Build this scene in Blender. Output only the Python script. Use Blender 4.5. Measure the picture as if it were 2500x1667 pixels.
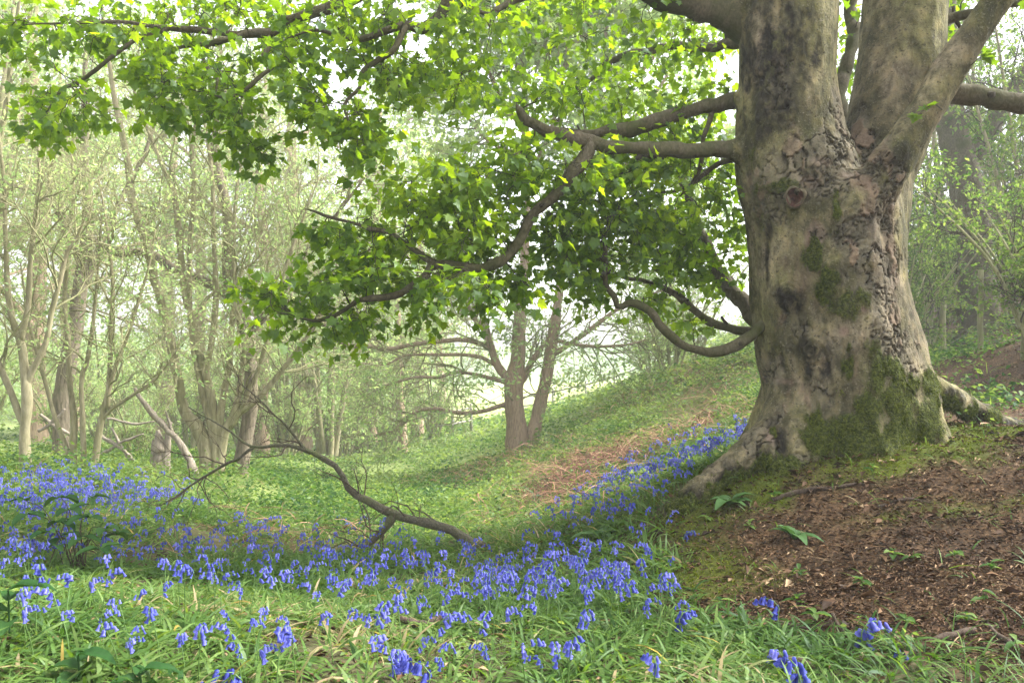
import bpy, math, random
import numpy as np
from mathutils import Vector
from mathutils.bvhtree import BVHTree

for o in list(bpy.data.objects):
    bpy.data.objects.remove(o, do_unlink=True)
S = bpy.context.scene
COL = S.collection
R = math.radians

# ------------------------------------------------------------------ camera, sky, sun, exposure
CAM_H, FPX, HOR = 1.1, 1944.4, 870.0            # camera height, focal length in photo pixels, horizon row
cd = bpy.data.cameras.new('camera')
cam = bpy.data.objects.new('camera', cd)
COL.objects.link(cam)
cam.location = (0, 0, CAM_H)
cam.rotation_euler = (R(90), 0, 0)
cd.lens, cd.sensor_width = 28.0, 36.0
cd.shift_y = (HOR - 833.5) / 2500.0
cd.clip_start, cd.clip_end = 0.05, 1000
cd.dof.use_dof = True
cd.dof.focus_distance = 6.0
cd.dof.aperture_fstop = 9.0
S.camera = cam

SUN_EL, SUN_AZ = 46.0, 78.0                      # azimuth from +Y towards +X: from the right
w = bpy.data.worlds.new('World')
S.world = w
w.use_nodes = True
nt = w.node_tree
nt.nodes.clear()
sky = nt.nodes.new('ShaderNodeTexSky')
sky.sky_type = 'NISHITA'
sky.sun_disc = False
sky.sun_elevation = R(SUN_EL)
sky.sun_rotation = R(SUN_AZ)
sky.air_density, sky.dust_density, sky.ozone_density = 1.0, 4.0, 1.0
hs = nt.nodes.new('ShaderNodeHueSaturation')
hs.inputs['Saturation'].default_value = 0.22     # thin overcast: the blue is washed out
bg = nt.nodes.new('ShaderNodeBackground')
bg.inputs['Strength'].default_value = 0.15
wo = nt.nodes.new('ShaderNodeOutputWorld')
nt.links.new(sky.outputs[0], hs.inputs['Color'])
nt.links.new(hs.outputs[0], bg.inputs['Color'])
nt.links.new(bg.outputs[0], wo.inputs['Surface'])

sl = bpy.data.lights.new('sun', 'SUN')
sl.energy, sl.angle, sl.color = 2.3, R(13), (1.0, 0.98, 0.93)
so = bpy.data.objects.new('sun', sl)
COL.objects.link(so)
_d = Vector((math.sin(R(SUN_AZ)) * math.cos(R(SUN_EL)), math.cos(R(SUN_AZ)) * math.cos(R(SUN_EL)), math.sin(R(SUN_EL))))
so.rotation_euler = _d.to_track_quat('Z', 'Y').to_euler()
so.location = (12, 8, 14)

S.view_settings.view_transform = 'Standard'
S.view_settings.look = 'None'
S.view_settings.gamma = 1.0
S.view_settings.exposure = 2.32
cy = S.cycles
cy.use_denoising = True
try:
    cy.denoiser = 'OPENIMAGEDENOISE'
except Exception:
    pass
cy.max_bounces, cy.diffuse_bounces, cy.glossy_bounces = 9, 7, 1
cy.transmission_bounces, cy.transparent_max_bounces, cy.volume_bounces = 4, 4, 1
cy.use_adaptive_sampling = True
cy.adaptive_threshold = 0.02
cy.sample_clamp_indirect = 4.0
cy.caustics_reflective = cy.caustics_refractive = False

HAZE_DENSITY = 0.0021

# ------------------------------------------------------------------ helpers
rng = np.random.default_rng(11)


def P(px, py, Y):
    """photo position at a chosen distance -> a point of the place"""
    return np.array([(px - 1250.0) / FPX * Y, Y, CAM_H - (py - HOR) / FPX * Y])


def path(pts, Y0, Y1=None):
    n = len(pts)
    Y1 = Y0 if Y1 is None else Y1
    return np.array([P(p[0], p[1], p[2] if len(p) > 2 else Y0 + (Y1 - Y0) * i / max(1, n - 1)) for i, p in enumerate(pts)])


def pix(p):
    p = np.asarray(p)
    return 1250 + p[..., 0] / p[..., 1] * FPX, HOR + (CAM_H - p[..., 2]) / p[..., 1] * FPX


def norm(v):
    return v / np.maximum(np.linalg.norm(v, axis=-1, keepdims=True), 1e-9)


def vnoise(p, seed=0):
    """value noise, points (N,3) -> (N,) in 0..1"""
    p = np.asarray(p, float)
    i = np.floor(p).astype(np.int64)
    f = p - i
    f = f * f * (3 - 2 * f)
    out = 0
    for dx in (0, 1):
        for dy in (0, 1):
            for dz in (0, 1):
                h = ((i[:, 0] + dx) * 374761393 + (i[:, 1] + dy) * 668265263 + (i[:, 2] + dz) * 2147483647 + seed * 974711) & 0xffffffff
                h = ((h ^ (h >> 13)) * 1274126177) & 0xffffffff
                h = ((h ^ (h >> 16)) & 0xffff) / 65535.0
                out = out + h * np.where(dx, f[:, 0], 1 - f[:, 0]) * np.where(dy, f[:, 1], 1 - f[:, 1]) * np.where(dz, f[:, 2], 1 - f[:, 2])
    return out


def fbm(p, o=3, seed=0):
    p = np.asarray(p, float)
    a, t, s = 0.5, 0, 0
    for k in range(o):
        t = t + a * vnoise(p * 2 ** k + 13.7 * k, seed + k)
        s += a
        a *= .5
    return t / s


def xyz(x, y, z=0.0):
    x = np.asarray(x, float)
    return np.stack([x, np.broadcast_to(y, x.shape), np.broadcast_to(z, x.shape)], -1)


class Geo:
    """collects vertices, polygons of one size each, a per-vertex random and a material index"""
    def __init__(s):
        s.v, s.f, s.r, s.m, s.n = [], [], [], [], 0

    def add(s, v, faces, rnd=None, mi=0):
        v = np.asarray(v, float).reshape(-1, 3)
        for f in (faces if isinstance(faces, list) else [faces]):
            f = np.asarray(f, np.int64)
            s.f.append(f + s.n)
            s.m.append(np.full(len(f), mi, np.int32))
        s.v.append(v)
        s.r.append(np.zeros(len(v)) if rnd is None else np.broadcast_to(np.asarray(rnd, float), (len(v),)))
        s.n += len(v)

    def mesh(s, name, mats, origin=(0, 0, 0), smooth=True, attrs=None):
        me = bpy.data.meshes.new(name)
        if s.n:
            v = np.concatenate(s.v) - np.asarray(origin, float)
            li = np.concatenate([f.ravel() for f in s.f]).astype(np.int32)
            cnt = np.concatenate([np.full(len(f), f.shape[1], np.int32) for f in s.f])
            me.vertices.add(len(v))
            me.vertices.foreach_set('co', v.astype(np.float32).ravel())
            me.loops.add(len(li))
            me.loops.foreach_set('vertex_index', li)
            me.polygons.add(len(cnt))
            me.polygons.foreach_set('loop_start', np.concatenate([[0], np.cumsum(cnt)[:-1]]).astype(np.int32))
            me.polygons.foreach_set('loop_total', cnt)
            me.polygons.foreach_set('material_index', np.concatenate(s.m))
            me.polygons.foreach_set('use_smooth', np.full(len(cnt), smooth))
            a = me.attributes.new('rnd', 'FLOAT', 'POINT')
            a.data.foreach_set('value', np.concatenate(s.r).astype(np.float32))
            for k, val in (attrs or {}).items():
                a = me.attributes.new(k, 'FLOAT', 'POINT')
                a.data.foreach_set('value', np.asarray(val, np.float32))
            me.update(calc_edges=True)
            me.validate()
        for m in (mats if isinstance(mats, (list, tuple)) else [mats]):
            me.materials.append(m)
        return me


def tag(o, label=None, cat=None, group=None, kind=None):
    for k, val in (('label', label), ('category', cat), ('group', group), ('kind', kind)):
        if val:
            o[k] = val
    return o


def link(name, me, parent=None, loc=None):
    o = bpy.data.objects.new(name, me)
    COL.objects.link(o)
    if parent is not None:
        o.parent = parent
    if loc is not None:
        o.location = loc
    return o


def thing(name, label, cat, loc=(0, 0, 0), rz=0.0, group=None):
    o = bpy.data.objects.new(name, None)
    COL.objects.link(o)
    o.location = [float(c) for c in loc]
    o.rotation_euler = (0, 0, rz)
    o.empty_display_size = .2
    return tag(o, label, cat, group)


def part(name, geo, mats, parent, smooth=True, attrs=None):
    """a mesh given in world coordinates, as a child of an unrotated Empty"""
    return link(name, geo.mesh(name, mats, origin=tuple(parent.location), smooth=smooth, attrs=attrs), parent)


def solo(name, geo, mats, label, cat, origin=None, group=None, kind=None, smooth=True):
    origin = (0, 0, 0) if origin is None else tuple(float(c) for c in origin)
    o = link(name, geo.mesh(name, mats, origin=origin, smooth=smooth), None, origin)
    return tag(o, label, cat, group, kind)


def copy_tree(root, loc, rz=0.0, sc=1.0, label=None, group=None):
    r = root.copy()
    COL.objects.link(r)
    r.location = [float(c) for c in loc]
    r.rotation_euler = (0, 0, rz)
    r.scale = (sc, sc, sc)
    if label:
        r['label'] = label
    if group:
        r['group'] = group
    for ch in root.children:
        c = ch.copy()
        COL.objects.link(c)
        c.parent = r
        for g in ch.children:
            d = g.copy()
            COL.objects.link(d)
            d.parent = c
    return r


def tubes(Pp, Rr, k=6, cap=False):
    """(M,n,3) centre lines and (M,n) radii -> vertices and quads"""
    Pp = np.asarray(Pp, float)
    Rr = np.asarray(Rr, float)
    if Pp.ndim == 2:
        Pp, Rr = Pp[None], Rr[None]
    M, n, _ = Pp.shape
    T = norm(np.gradient(Pp, axis=1))
    d = norm(Pp[:, -1] - Pp[:, 0] + 1e-6)
    ref = np.where(np.abs(d[:, 2:3]) < .85, np.array([[0, 0, 1.]]), np.array([[1., 0, 0]]))
    U = np.empty_like(Pp)
    u = norm(ref - (ref * T[:, 0]).sum(-1, keepdims=True) * T[:, 0])
    U[:, 0] = u
    for i in range(1, n):
        u = norm(u - (u * T[:, i]).sum(-1, keepdims=True) * T[:, i])
        U[:, i] = u
    V = np.cross(T, U)
    a = np.arange(k) / k * 2 * math.pi
    vs = Pp[:, :, None] + Rr[:, :, None, None] * (np.cos(a)[None, None, :, None] * U[:, :, None] + np.sin(a)[None, None, :, None] * V[:, :, None])
    m, i, j = np.meshgrid(np.arange(M), np.arange(n - 1), np.arange(k), indexing='ij')
    b = m * n * k + i * k
    q = np.stack([b + j, b + (j + 1) % k, b + k + (j + 1) % k, b + k + j], -1).reshape(-1, 4)
    faces = [q]
    if cap:
        b = np.arange(M)[:, None] * n * k
        faces.append(b + np.arange(k)[None, ::-1])
        faces.append(b + (n - 1) * k + np.arange(k)[None])
    return vs.reshape(-1, 3), faces


def smoothline(pts, n, rad=None):
    """Catmull-Rom through pts, n samples evenly spaced"""
    pts = np.asarray(pts, float)
    q = np.vstack([2 * pts[0] - pts[1], pts, 2 * pts[-1] - pts[-2]])
    out, rr = [], []
    m = len(pts) - 1
    for i in range(m):
        t = np.linspace(0, 1, 12, endpoint=(i == m - 1))[:, None]
        p0, p1, p2, p3 = q[i:i + 4]
        out.append(.5 * ((2 * p1) + (-p0 + p2) * t + (2 * p0 - 5 * p1 + 4 * p2 - p3) * t ** 2 + (-p0 + 3 * p1 - 3 * p2 + p3) * t ** 3))
        if rad is not None:
            rr.append(rad[i] + (rad[i + 1] - rad[i]) * t[:, 0])
    out = np.vstack(out)
    s = np.concatenate([[0], np.cumsum(np.linalg.norm(np.diff(out, axis=0), axis=1))])
    tt = np.linspace(0, s[-1], n)
    res = np.stack([np.interp(tt, s, out[:, c]) for c in range(3)], -1)
    if rad is None:
        return res
    return res, np.interp(tt, s, np.concatenate(rr))


def spawn(Pp, Rr, K, t0, t1, ang, length, n=6, up=.05, wander=.25, rr=.55, rmin=.0015, taper=.3, flat=0.0):
    M, n0, _ = Pp.shape
    idx = np.repeat(np.arange(M), K)
    N = len(idx)
    t = rng.uniform(t0, t1, N)
    x = t * (n0 - 1)
    i = np.minimum(x.astype(int), n0 - 2)
    f = (x - i)[:, None]
    pos = Pp[idx, i] * (1 - f) + Pp[idx, i + 1] * f
    tan = norm(Pp[idx, i + 1] - Pp[idx, i])
    rad = Rr[idx, i] * (1 - f[:, 0]) + Rr[idx, i + 1] * f[:, 0]
    q = rng.normal(size=(N, 3))
    q[:, 2] *= (1 - flat)
    q = norm(q - (q * tan).sum(-1, keepdims=True) * tan)
    a = R(ang) * rng.uniform(.6, 1.35, N)[:, None]
    d = norm(tan * np.cos(a) + q * np.sin(a))
    L = length * rng.uniform(.55, 1.25, N) * (1.15 - .55 * t)
    out = np.empty((N, n, 3))
    out[:, 0] = pos
    step = (L / (n - 1))[:, None]
    for s in range(1, n):
        d = norm(d + rng.normal(size=(N, 3)) * wander + np.array([0, 0, up]))
        out[:, s] = out[:, s - 1] + d * step
    r0 = np.maximum(rad * rr, rmin)
    return out, r0[:, None] * np.linspace(1, taper, n)[None]


def leaf_quads(pos, d, nrm, size, width=.5, fold=.18):
    """simple pointed leaves, two triangles-worth each side of the midrib"""
    N = len(pos)
    d = norm(d)
    nrm = norm(nrm - (nrm * d).sum(-1, keepdims=True) * d)
    x = np.cross(d, nrm)
    sz = np.asarray(size).reshape(-1, 1) * np.ones((N, 1))
    a = pos
    b = pos + sz * (d * .45 + x * width * .5 + nrm * fold * .5)
    c = pos + sz * (d - nrm * fold * .6)
    e = pos + sz * (d * .45 - x * width * .5 + nrm * fold * .5)
    v = np.stack([a, b, c, e], 1).reshape(-1, 3)
    o = np.arange(N)[:, None] * 4
    return v, np.concatenate([o + np.array([[0, 1, 2]]), o + np.array([[0, 2, 3]])])


_h = [(.0, .0), (.16, -.09), (.46, -.02), (.40, .13), (.36, .22), (.66, .50), (.50, .53), (.32, .52), (.30, .66), (.17, .78), (.0, 1.05)]
PALM = np.array(_h + [(-x, y) for x, y in _h[-2:0:-1]])


def palm_leaves(pos, d, nrm, size, r0):
    """five-lobed leaves as fans round a centre point"""
    N = len(pos)
    d = norm(d)
    nrm = norm(nrm - (nrm * d).sum(-1, keepdims=True) * d)
    x = np.cross(d, nrm)
    k = len(PALM)
    pts = np.vstack([[0, .33], PALM])
    cur = rng.uniform(.05, .5, (N, 1, 1))
    wob = rng.uniform(-.12, .12, (N, 1, 1))
    zz = (-cur * (pts[:, 1] ** 2)[None, :, None] * .6 + .28 * np.abs(pts[:, 0])[None, :, None] * rng.uniform(-.6, 1.2, (N, 1, 1)) + wob * pts[:, 0][None, :, None])
    sz = np.asarray(size).reshape(-1, 1, 1)
    v = pos[:, None] + sz * (x[:, None] * pts[None, :, 0:1] + d[:, None] * pts[None, :, 1:2] + nrm[:, None] * zz)
    o = np.arange(N)[:, None, None] * (k + 1)
    j = np.arange(k)
    tri = np.stack([np.zeros(k, int), 1 + j, 1 + (j + 1) % k], -1)[None]
    return v.reshape(-1, 3), (o + tri).reshape(-1, 3), np.repeat(r0, k + 1)


# ------------------------------------------------------------------ materials
def newmat(name):
    m = bpy.data.materials.new(name)
    m.use_nodes = True
    t = m.node_tree
    t.nodes.clear()
    out = t.nodes.new('ShaderNodeOutputMaterial')
    return m, t, out


def nd(t, typ, **kw):
    n = t.nodes.new(typ)
    for k, val in kw.items():
        if k.startswith('i_'):
            n.inputs[k[2:].replace('_', ' ')].default_value = val
        else:
            setattr(n, k, val)
    return n


def ramp(t, src, stops, interp='LINEAR'):
    r = t.nodes.new('ShaderNodeValToRGB')
    r.color_ramp.interpolation = interp
    el = r.color_ramp.elements
    el[0].position, el[0].color = stops[0][0], (*stops[0][1], 1)
    el[1].position, el[1].color = stops[-1][0], (*stops[-1][1], 1)
    for p, c in stops[1:-1]:
        e = el.new(p)
        e.color = (*c, 1)
    t.links.new(src, r.inputs[0])
    return r.outputs[0]


def attr(t, name):
    return nd(t, 'ShaderNodeAttribute', attribute_name=name).outputs['Fac']


def coords(t, scale=(1, 1, 1)):
    tc = t.nodes.new('ShaderNodeTexCoord')
    mp = nd(t, 'ShaderNodeMapping')
    mp.inputs['Scale'].default_value = scale
    t.links.new(tc.outputs['Object'], mp.inputs['Vector'])
    return mp.outputs[0]


def noise(t, vec, scale, detail=4, rough=.55, dist=0.0):
    n = nd(t, 'ShaderNodeTexNoise')
    n.inputs['Scale'].default_value = scale
    n.inputs['Detail'].default_value = detail
    n.inputs['Roughness'].default_value = rough
    n.inputs['Distortion'].default_value = dist
    t.links.new(vec, n.inputs['Vector'])
    return n.outputs[0]


def mixc(t, fac, a, b, mode='MIX'):
    m = nd(t, 'ShaderNodeMix', data_type='RGBA', blend_type=mode)
    for inp, val in ((m.inputs[0], fac), (m.inputs[6], a), (m.inputs[7], b)):
        if isinstance(val, (int, float)):
            inp.default_value = val
        elif isinstance(val, tuple):
            inp.default_value = (*val, 1)
        else:
            t.links.new(val, inp)
    return m.outputs[2]


def math_(t, op, a, b=None, clamp=False):
    m = nd(t, 'ShaderNodeMath', operation=op, use_clamp=clamp)
    for inp, val in ((m.inputs[0], a), (m.inputs[1], b)):
        if val is None:
            continue
        if isinstance(val, (int, float)):
            inp.default_value = val
        else:
            t.links.new(val, inp)
    return m.outputs[0]


def leaf_mat(name, stops, trans=.5, tint=(1.5, 1.35, .55), gloss=.05, grough=.45):
    m, t, out = newmat(name)
    c = ramp(t, attr(t, 'rnd'), stops)
    vein = noise(t, coords(t), 60, 2)
    c = mixc(t, .35, c, ramp(t, vein, [(.3, (.6, .6, .6)), (.7, (1.25, 1.25, 1.25))]), 'MULTIPLY')
    df = nd(t, 'ShaderNodeBsdfDiffuse')
    t.links.new(c, df.inputs[0])
    tr = nd(t, 'ShaderNodeBsdfTranslucent')
    t.links.new(mixc(t, 1.0, c, tint, 'MULTIPLY'), tr.inputs[0])
    mx = nd(t, 'ShaderNodeMixShader')
    mx.inputs[0].default_value = trans
    t.links.new(df.outputs[0], mx.inputs[1])
    t.links.new(tr.outputs[0], mx.inputs[2])
    gl = nd(t, 'ShaderNodeBsdfGlossy')
    gl.inputs['Roughness'].default_value = grough
    gl.inputs['Color'].default_value = (.8, .9, .95, 1)
    m2 = nd(t, 'ShaderNodeMixShader')
    m2.inputs[0].default_value = gloss
    t.links.new(mx.outputs[0], m2.inputs[1])
    t.links.new(gl.outputs[0], m2.inputs[2])
    t.links.new(m2.outputs[0], out.inputs[0])
    return m


def bark_mat(name, c0, c1, c2, scale=1.0, moss=(.07, .09, .02), mossamt=.4, bump=.5, stretch=.25):
    """furrowed or mottled bark for the smaller wood"""
    m, t, out = newmat(name)
    v = coords(t, (scale, scale, scale * stretch))
    big = noise(t, coords(t), 1.6 * scale, 4)
    fine = noise(t, v, 22, 6, .65, .4)
    c = ramp(t, fine, [(.3, c0), (.52, c1), (.75, c2)])
    c = mixc(t, ramp(t, big, [(.62 - .25 * mossamt, (0, 0, 0)), (.75 - .1 * mossamt, (mossamt,) * 3)]), c, moss)
    b = nd(t, 'ShaderNodeBsdfPrincipled')
    b.inputs['Roughness'].default_value = .9
    b.inputs['Specular IOR Level'].default_value = .15
    t.links.new(c, b.inputs['Base Color'])
    bp = nd(t, 'ShaderNodeBump')
    bp.inputs['Strength'].default_value = bump
    bp.inputs['Distance'].default_value = .02
    t.links.new(fine, bp.inputs['Height'])
    t.links.new(bp.outputs[0], b.inputs['Normal'])
    t.links.new(b.outputs[0], out.inputs[0])
    return m


def plain_mat(name, stops, scale=14, rough=.85, bump=.3, use_rnd=False):
    m, t, out = newmat(name)
    n = noise(t, coords(t), scale, 5, .6)
    src = attr(t, 'rnd') if use_rnd else n
    c = ramp(t, src, stops)
    if use_rnd:
        c = mixc(t, .4, c, ramp(t, n, [(.3, (.55, .55, .55)), (.7, (1.3, 1.3, 1.3))]), 'MULTIPLY')
    b = nd(t, 'ShaderNodeBsdfPrincipled')
    b.inputs['Roughness'].default_value = rough
    b.inputs['Specular IOR Level'].default_value = .2
    t.links.new(c, b.inputs['Base Color'])
    bp = nd(t, 'ShaderNodeBump')
    bp.inputs['Strength'].default_value = bump
    bp.inputs['Distance'].default_value = .01
    t.links.new(n, bp.inputs['Height'])
    t.links.new(bp.outputs[0], b.inputs['Normal'])
    t.links.new(b.outputs[0], out.inputs[0])
    return m


M = {}
M['maple'] = leaf_mat('sycamore_leaf', [(0, (.042, .09, .007)), (.5, (.085, .155, .011)), (.85, (.13, .21, .012)), (1, (.175, .26, .02))], .62, (3.1, 2.7, .7), .02)
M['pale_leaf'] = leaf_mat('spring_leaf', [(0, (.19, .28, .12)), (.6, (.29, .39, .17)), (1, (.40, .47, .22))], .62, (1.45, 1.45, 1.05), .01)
M['nettle'] = leaf_mat('undergrowth_leaf', [(0, (.025, .07, .016)), (.5, (.078, .15, .034)), (1, (.18, .255, .085))], .5, (1.7, 1.55, .7), .01)
M['grass'] = leaf_mat('grass_blade', [(0, (.03, .075, .013)), (.5, (.076, .145, .026)), (.9, (.155, .225, .06)), (.955, (.28, .23, .11)), (1, (.34, .26, .15))], .42, (1.7, 1.6, .6), .015, .5)
M['bramble'] = leaf_mat('bramble_leaf', [(0, (.02, .06, .015)), (1, (.05, .11, .03))], .3, (1.4, 1.4, .6), .008)
M['foxglove'] = leaf_mat('foxglove_leaf', [(0, (.05, .11, .035)), (1, (.085, .16, .05))], .3, (1.2, 1.2, .7), .02)
M['moss'] = leaf_mat('moss_tuft', [(0, (.03, .045, .006)), (.5, (.085, .11, .012)), (1, (.17, .19, .025))], .3, (1.2, 1.2, .6), .0)
M['bell'] = leaf_mat('bluebell_petal', [(0, (.035, .042, .26)), (.5, (.06, .072, .36)), (.8, (.092, .10, .45)), (1, (.16, .16, .54))], .35, (1.1, 1.1, 1.1), .02)
M['flowerstem'] = leaf_mat('flower_stem', [(0, (.08, .16, .03)), (1, (.12, .2, .05))], .2, (1.2, 1.2, .6), .04)
M['litter'] = plain_mat('dead_leaf_chip', [(0, (.02, .011, .006)), (.4, (.08, .042, .02)), (.75, (.175, .10, .05)), (1, (.38, .27, .155))], 30, .8, .2, True)
M['bracken'] = plain_mat('dry_bracken', [(0, (.06, .027, .015)), (.5, (.15, .07, .04)), (1, (.33, .20, .12))], 30, .85, .1, True)
M['hazelbark'] = bark_mat('pale_stem_bark', (.15, .135, .078), (.26, .23, .14), (.37, .33, .22), 1, (.12, .135, .04), .6, .35)
M['darkbark'] = bark_mat('furrowed_bark', (.08, .066, .046), (.17, .14, .10), (.25, .205, .148), 1.3, (.10, .12, .035), .45, .9, .18)
M['oakbark'] = bark_mat('oak_bark', (.17, .12, .08), (.31, .225, .155), (.40, .30, .21), 1.6, (.13, .15, .04), .25, .9, .18)
M['limbbark'] = bark_mat('mossy_limb_bark', (.055, .045, .028), (.105, .088, .058), (.165, .135, .095), 2.2, (.045, .055, .012), .75, .5, .6)
M['twigbark'] = bark_mat('twig_bark', (.03, .025, .017), (.055, .045, .03), (.08, .066, .044), 3, (.04, .045, .012), .4, .2)
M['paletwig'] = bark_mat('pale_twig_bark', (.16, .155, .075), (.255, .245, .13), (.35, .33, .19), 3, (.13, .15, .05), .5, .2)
M['deadwood'] = bark_mat('dead_wood', (.15, .125, .095), (.25, .21, .165), (.35, .30, .24), 2, (.1, .1, .04), .15, .5)
M['stick'] = bark_mat('stick_bark', (.03, .022, .016), (.07, .05, .036), (.14, .105, .08), 4, (.05, .05, .02), .2, .5)
M['fallen'] = bark_mat('fallen_branch_bark', (.04, .036, .025), (.09, .082, .055), (.155, .14, .10), 4, (.10, .12, .04), .6, .6, .8)
M['post'] = bark_mat('weathered_post', (.13, .13, .065), (.21, .20, .11), (.28, .26, .17), 2, (.17, .19, .07), .6, .3, .1)
M['rail'] = plain_mat('rail_wood', [(.3, (.18, .165, .14)), (.7, (.32, .3, .26))], 9)
M['wire'] = plain_mat('wire_metal', [(.3, (.10, .09, .08)), (.7, (.2, .18, .16))], 40, .5, 0)


# ------------------------------------------------------------------ terrain
CP = [  # photo column, row, distance: places where the ground is seen
    (0, 1667, 2.2), (1250, 1667, 2.6), (2500, 1667, 2.3),
    (100, 1190, 7), (400, 1260, 6.5), (700, 1330, 6), (1100, 1345, 5.5), (1480, 1300, 5.2), (1680, 1215, 5.1),
    (600, 1480, 3.7), (100, 1440, 3.8), (1250, 1460, 4), (1900, 1400, 3.7), (2100, 1260, 4.2), (2400, 1300, 3.9), (2420, 1480, 3.0), (1800, 1540, 3.1),
    (1930, 1140, 5.0), (2100, 1088, 5.05), (2250, 1068, 5.1), (2330, 1030, 5.5), (2480, 1030, 6.3),
    (2400, 960, 9), (2300, 900, 14), (2228, 855, 17), (2500, 835, 10.5), (2580, 800, 10), (2480, 800, 15), (2500, 650, 24),
    (1850, 1010, 8.5), (1850, 872, 14), (1700, 905, 16), (1550, 940, 20), (1400, 1010, 22),
    (1600, 1150, 8), (1400, 1230, 8), (1200, 1290, 8), (1500, 1085, 12), (1300, 1150, 12), (1100, 1225, 12), (1263, 1108, 17), (1000, 1185, 17),
    (900, 1175, 20), (850, 1135, 26), (700, 1265, 8.5), (528, 1158, 10), (300, 1160, 10), (207, 1155, 9), (63, 1155, 8),
    (150, 1118, 13), (400, 1115, 16), (100, 1085, 20), (700, 1125, 22), (1150, 1065, 30), (1294, 1008, 45), (1558, 947, 40), (1450, 945, 70), (1100, 985, 80),
    (300, 1030, 50), (-400, 1160, 9), (-600, 1100, 14),
]
cpw = np.array([P(*c) for c in CP])
extra = [(0, 0, 0.0), (-3, 0, .12), (3, 0, .2), (0, -4, .0), (-5, -4, .3), (5, -4, .5), (7, 3, .9), (-7, 3, .3), (10, 9, 1.6), (-14, 12, .4),
         (18, 22, 4.0), (14, 40, 4.0), (24, 6, 4.0), (-25, 30, -1.5), (-30, 5, .5), (0, -25, .5), (30, -25, 4), (-30, -25, 1),
         (-60, 60, -3), (0, 110, -3.2), (60, 110, -1.5), (-60, 120, -3), (70, 40, 4), (-90, 10, -1), (90, -40, 4), (-90, -60, 0), (0, -110, 0),
         (0, 160, -3.5), (-150, 150, -3), (150, 150, 0), (150, 0, 4), (-150, 0, -1), (150, -150, 3), (-150, -150, 0)]
cpw = np.vstack([cpw, np.array(extra, float)])


def _kern(a, b):
    r2 = ((a[:, None, :2] - b[None, :, :2]) ** 2).sum(-1)
    return np.sqrt(r2 + 1.0)


_A = _kern(cpw, cpw) - 0.02 * np.eye(len(cpw))
_n = len(cpw)
_AA = np.zeros((_n + 1, _n + 1))
_AA[:_n, :_n] = _A
_AA[:_n, _n] = _AA[_n, :_n] = 1
_W = np.linalg.solve(_AA, np.concatenate([cpw[:, 2], [0]]))


def ground(x, y):
    x = np.atleast_1d(np.asarray(x, float))
    y = np.atleast_1d(np.asarray(y, float))
    q = np.stack([x, y], -1)
    z = np.empty(len(x))
    for s in range(0, len(x), 20000):
        z[s:s + 20000] = _kern(q[s:s + 20000], cpw) @ _W[:_n] + _W[_n]
    p = xyz(x, y, 0)
    z = z + (fbm(p * .9, 3, 5) - .5) * .16 + (fbm(p * 4.5, 3, 9) - .5) * .075
    return z


def g1(x, y):
    return float(ground([x], [y])[0])


def litter_edge(y):
    return np.interp(y, [1.5, 2.3, 2.6, 2.9, 3.2, 3.6, 4.2, 4.7, 5.2, 5.6, 7, 9, 14, 30], [1.6, 1.5, 1.38, 1.25, 1.0, .68, .72, .85, 1.2, 1.8, 3.2, 4.1, 7, 16])


def litter_w(x, y):
    p = xyz(x, y, 0)
    return np.clip((x - litter_edge(y) + (fbm(p * 2.3, 3, 21) - .5) * .9) * 2.5 + .5, 0, 1)


TB = P(2030, 1120, 5.5)                                     # foot of the big tree


def moss_w(x, y):
    p = xyz(x, y, 0)
    dx = x - TB[0]
    d = np.sqrt((dx * .8) ** 2 + ((y - TB[1]) * 1.35) ** 2)
    a = np.clip((1.6 - d) * 1.3 + (fbm(p * 4.1, 3, 31) - .5) * 3.0, 0, 1)
    e = np.abs(x - litter_edge(y) - .25)
    b = np.clip((.38 - e) * 3 + (fbm(p * 3.7, 3, 33) - .5) * 2.4, 0, 1) * (y > 3.6) * (y < 5.6)
    return np.clip(a + .8 * b, 0, 1)


DRY = [(P(1470, 1095, 10.5), 1.3, 1.0), (P(1400, 1165, 9), .9, 1.0), (P(1640, 1050, 10), 1.2, .8), (P(1560, 1080, 9.5), .8, .8), (P(1790, 1050, 8.2), .5, .6), (P(720, 1300, 6.4), .55, .45), (P(1210, 1100, 14), 1.0, .7), (P(1390, 1270, 6.6), .8, .4),
       (P(1130, 1140, 16), 1.0, .6), (P(1600, 985, 15), 1.2, .7), (P(1750, 960, 13), 1.0, .6)]


def dry_w(x, y):
    o = np.zeros(len(x))
    p = xyz(x, y, 0)
    for c, r, a in DRY:
        o = np.maximum(o, a * np.clip(1.4 - np.hypot((x - c[0]), (y - c[1]) * .8) / r + (fbm(p * 2.1, 2, 41) - .5) * 1.3, 0, 1))
    return o


def axis(lo, hi, c, near, n):
    t = np.linspace(-1, 1, n)
    k = 4.6
    s = np.sinh(k * t) / np.sinh(k)
    return np.where(s < 0, c + s * (c - lo), c + s * (hi - c))


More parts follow.
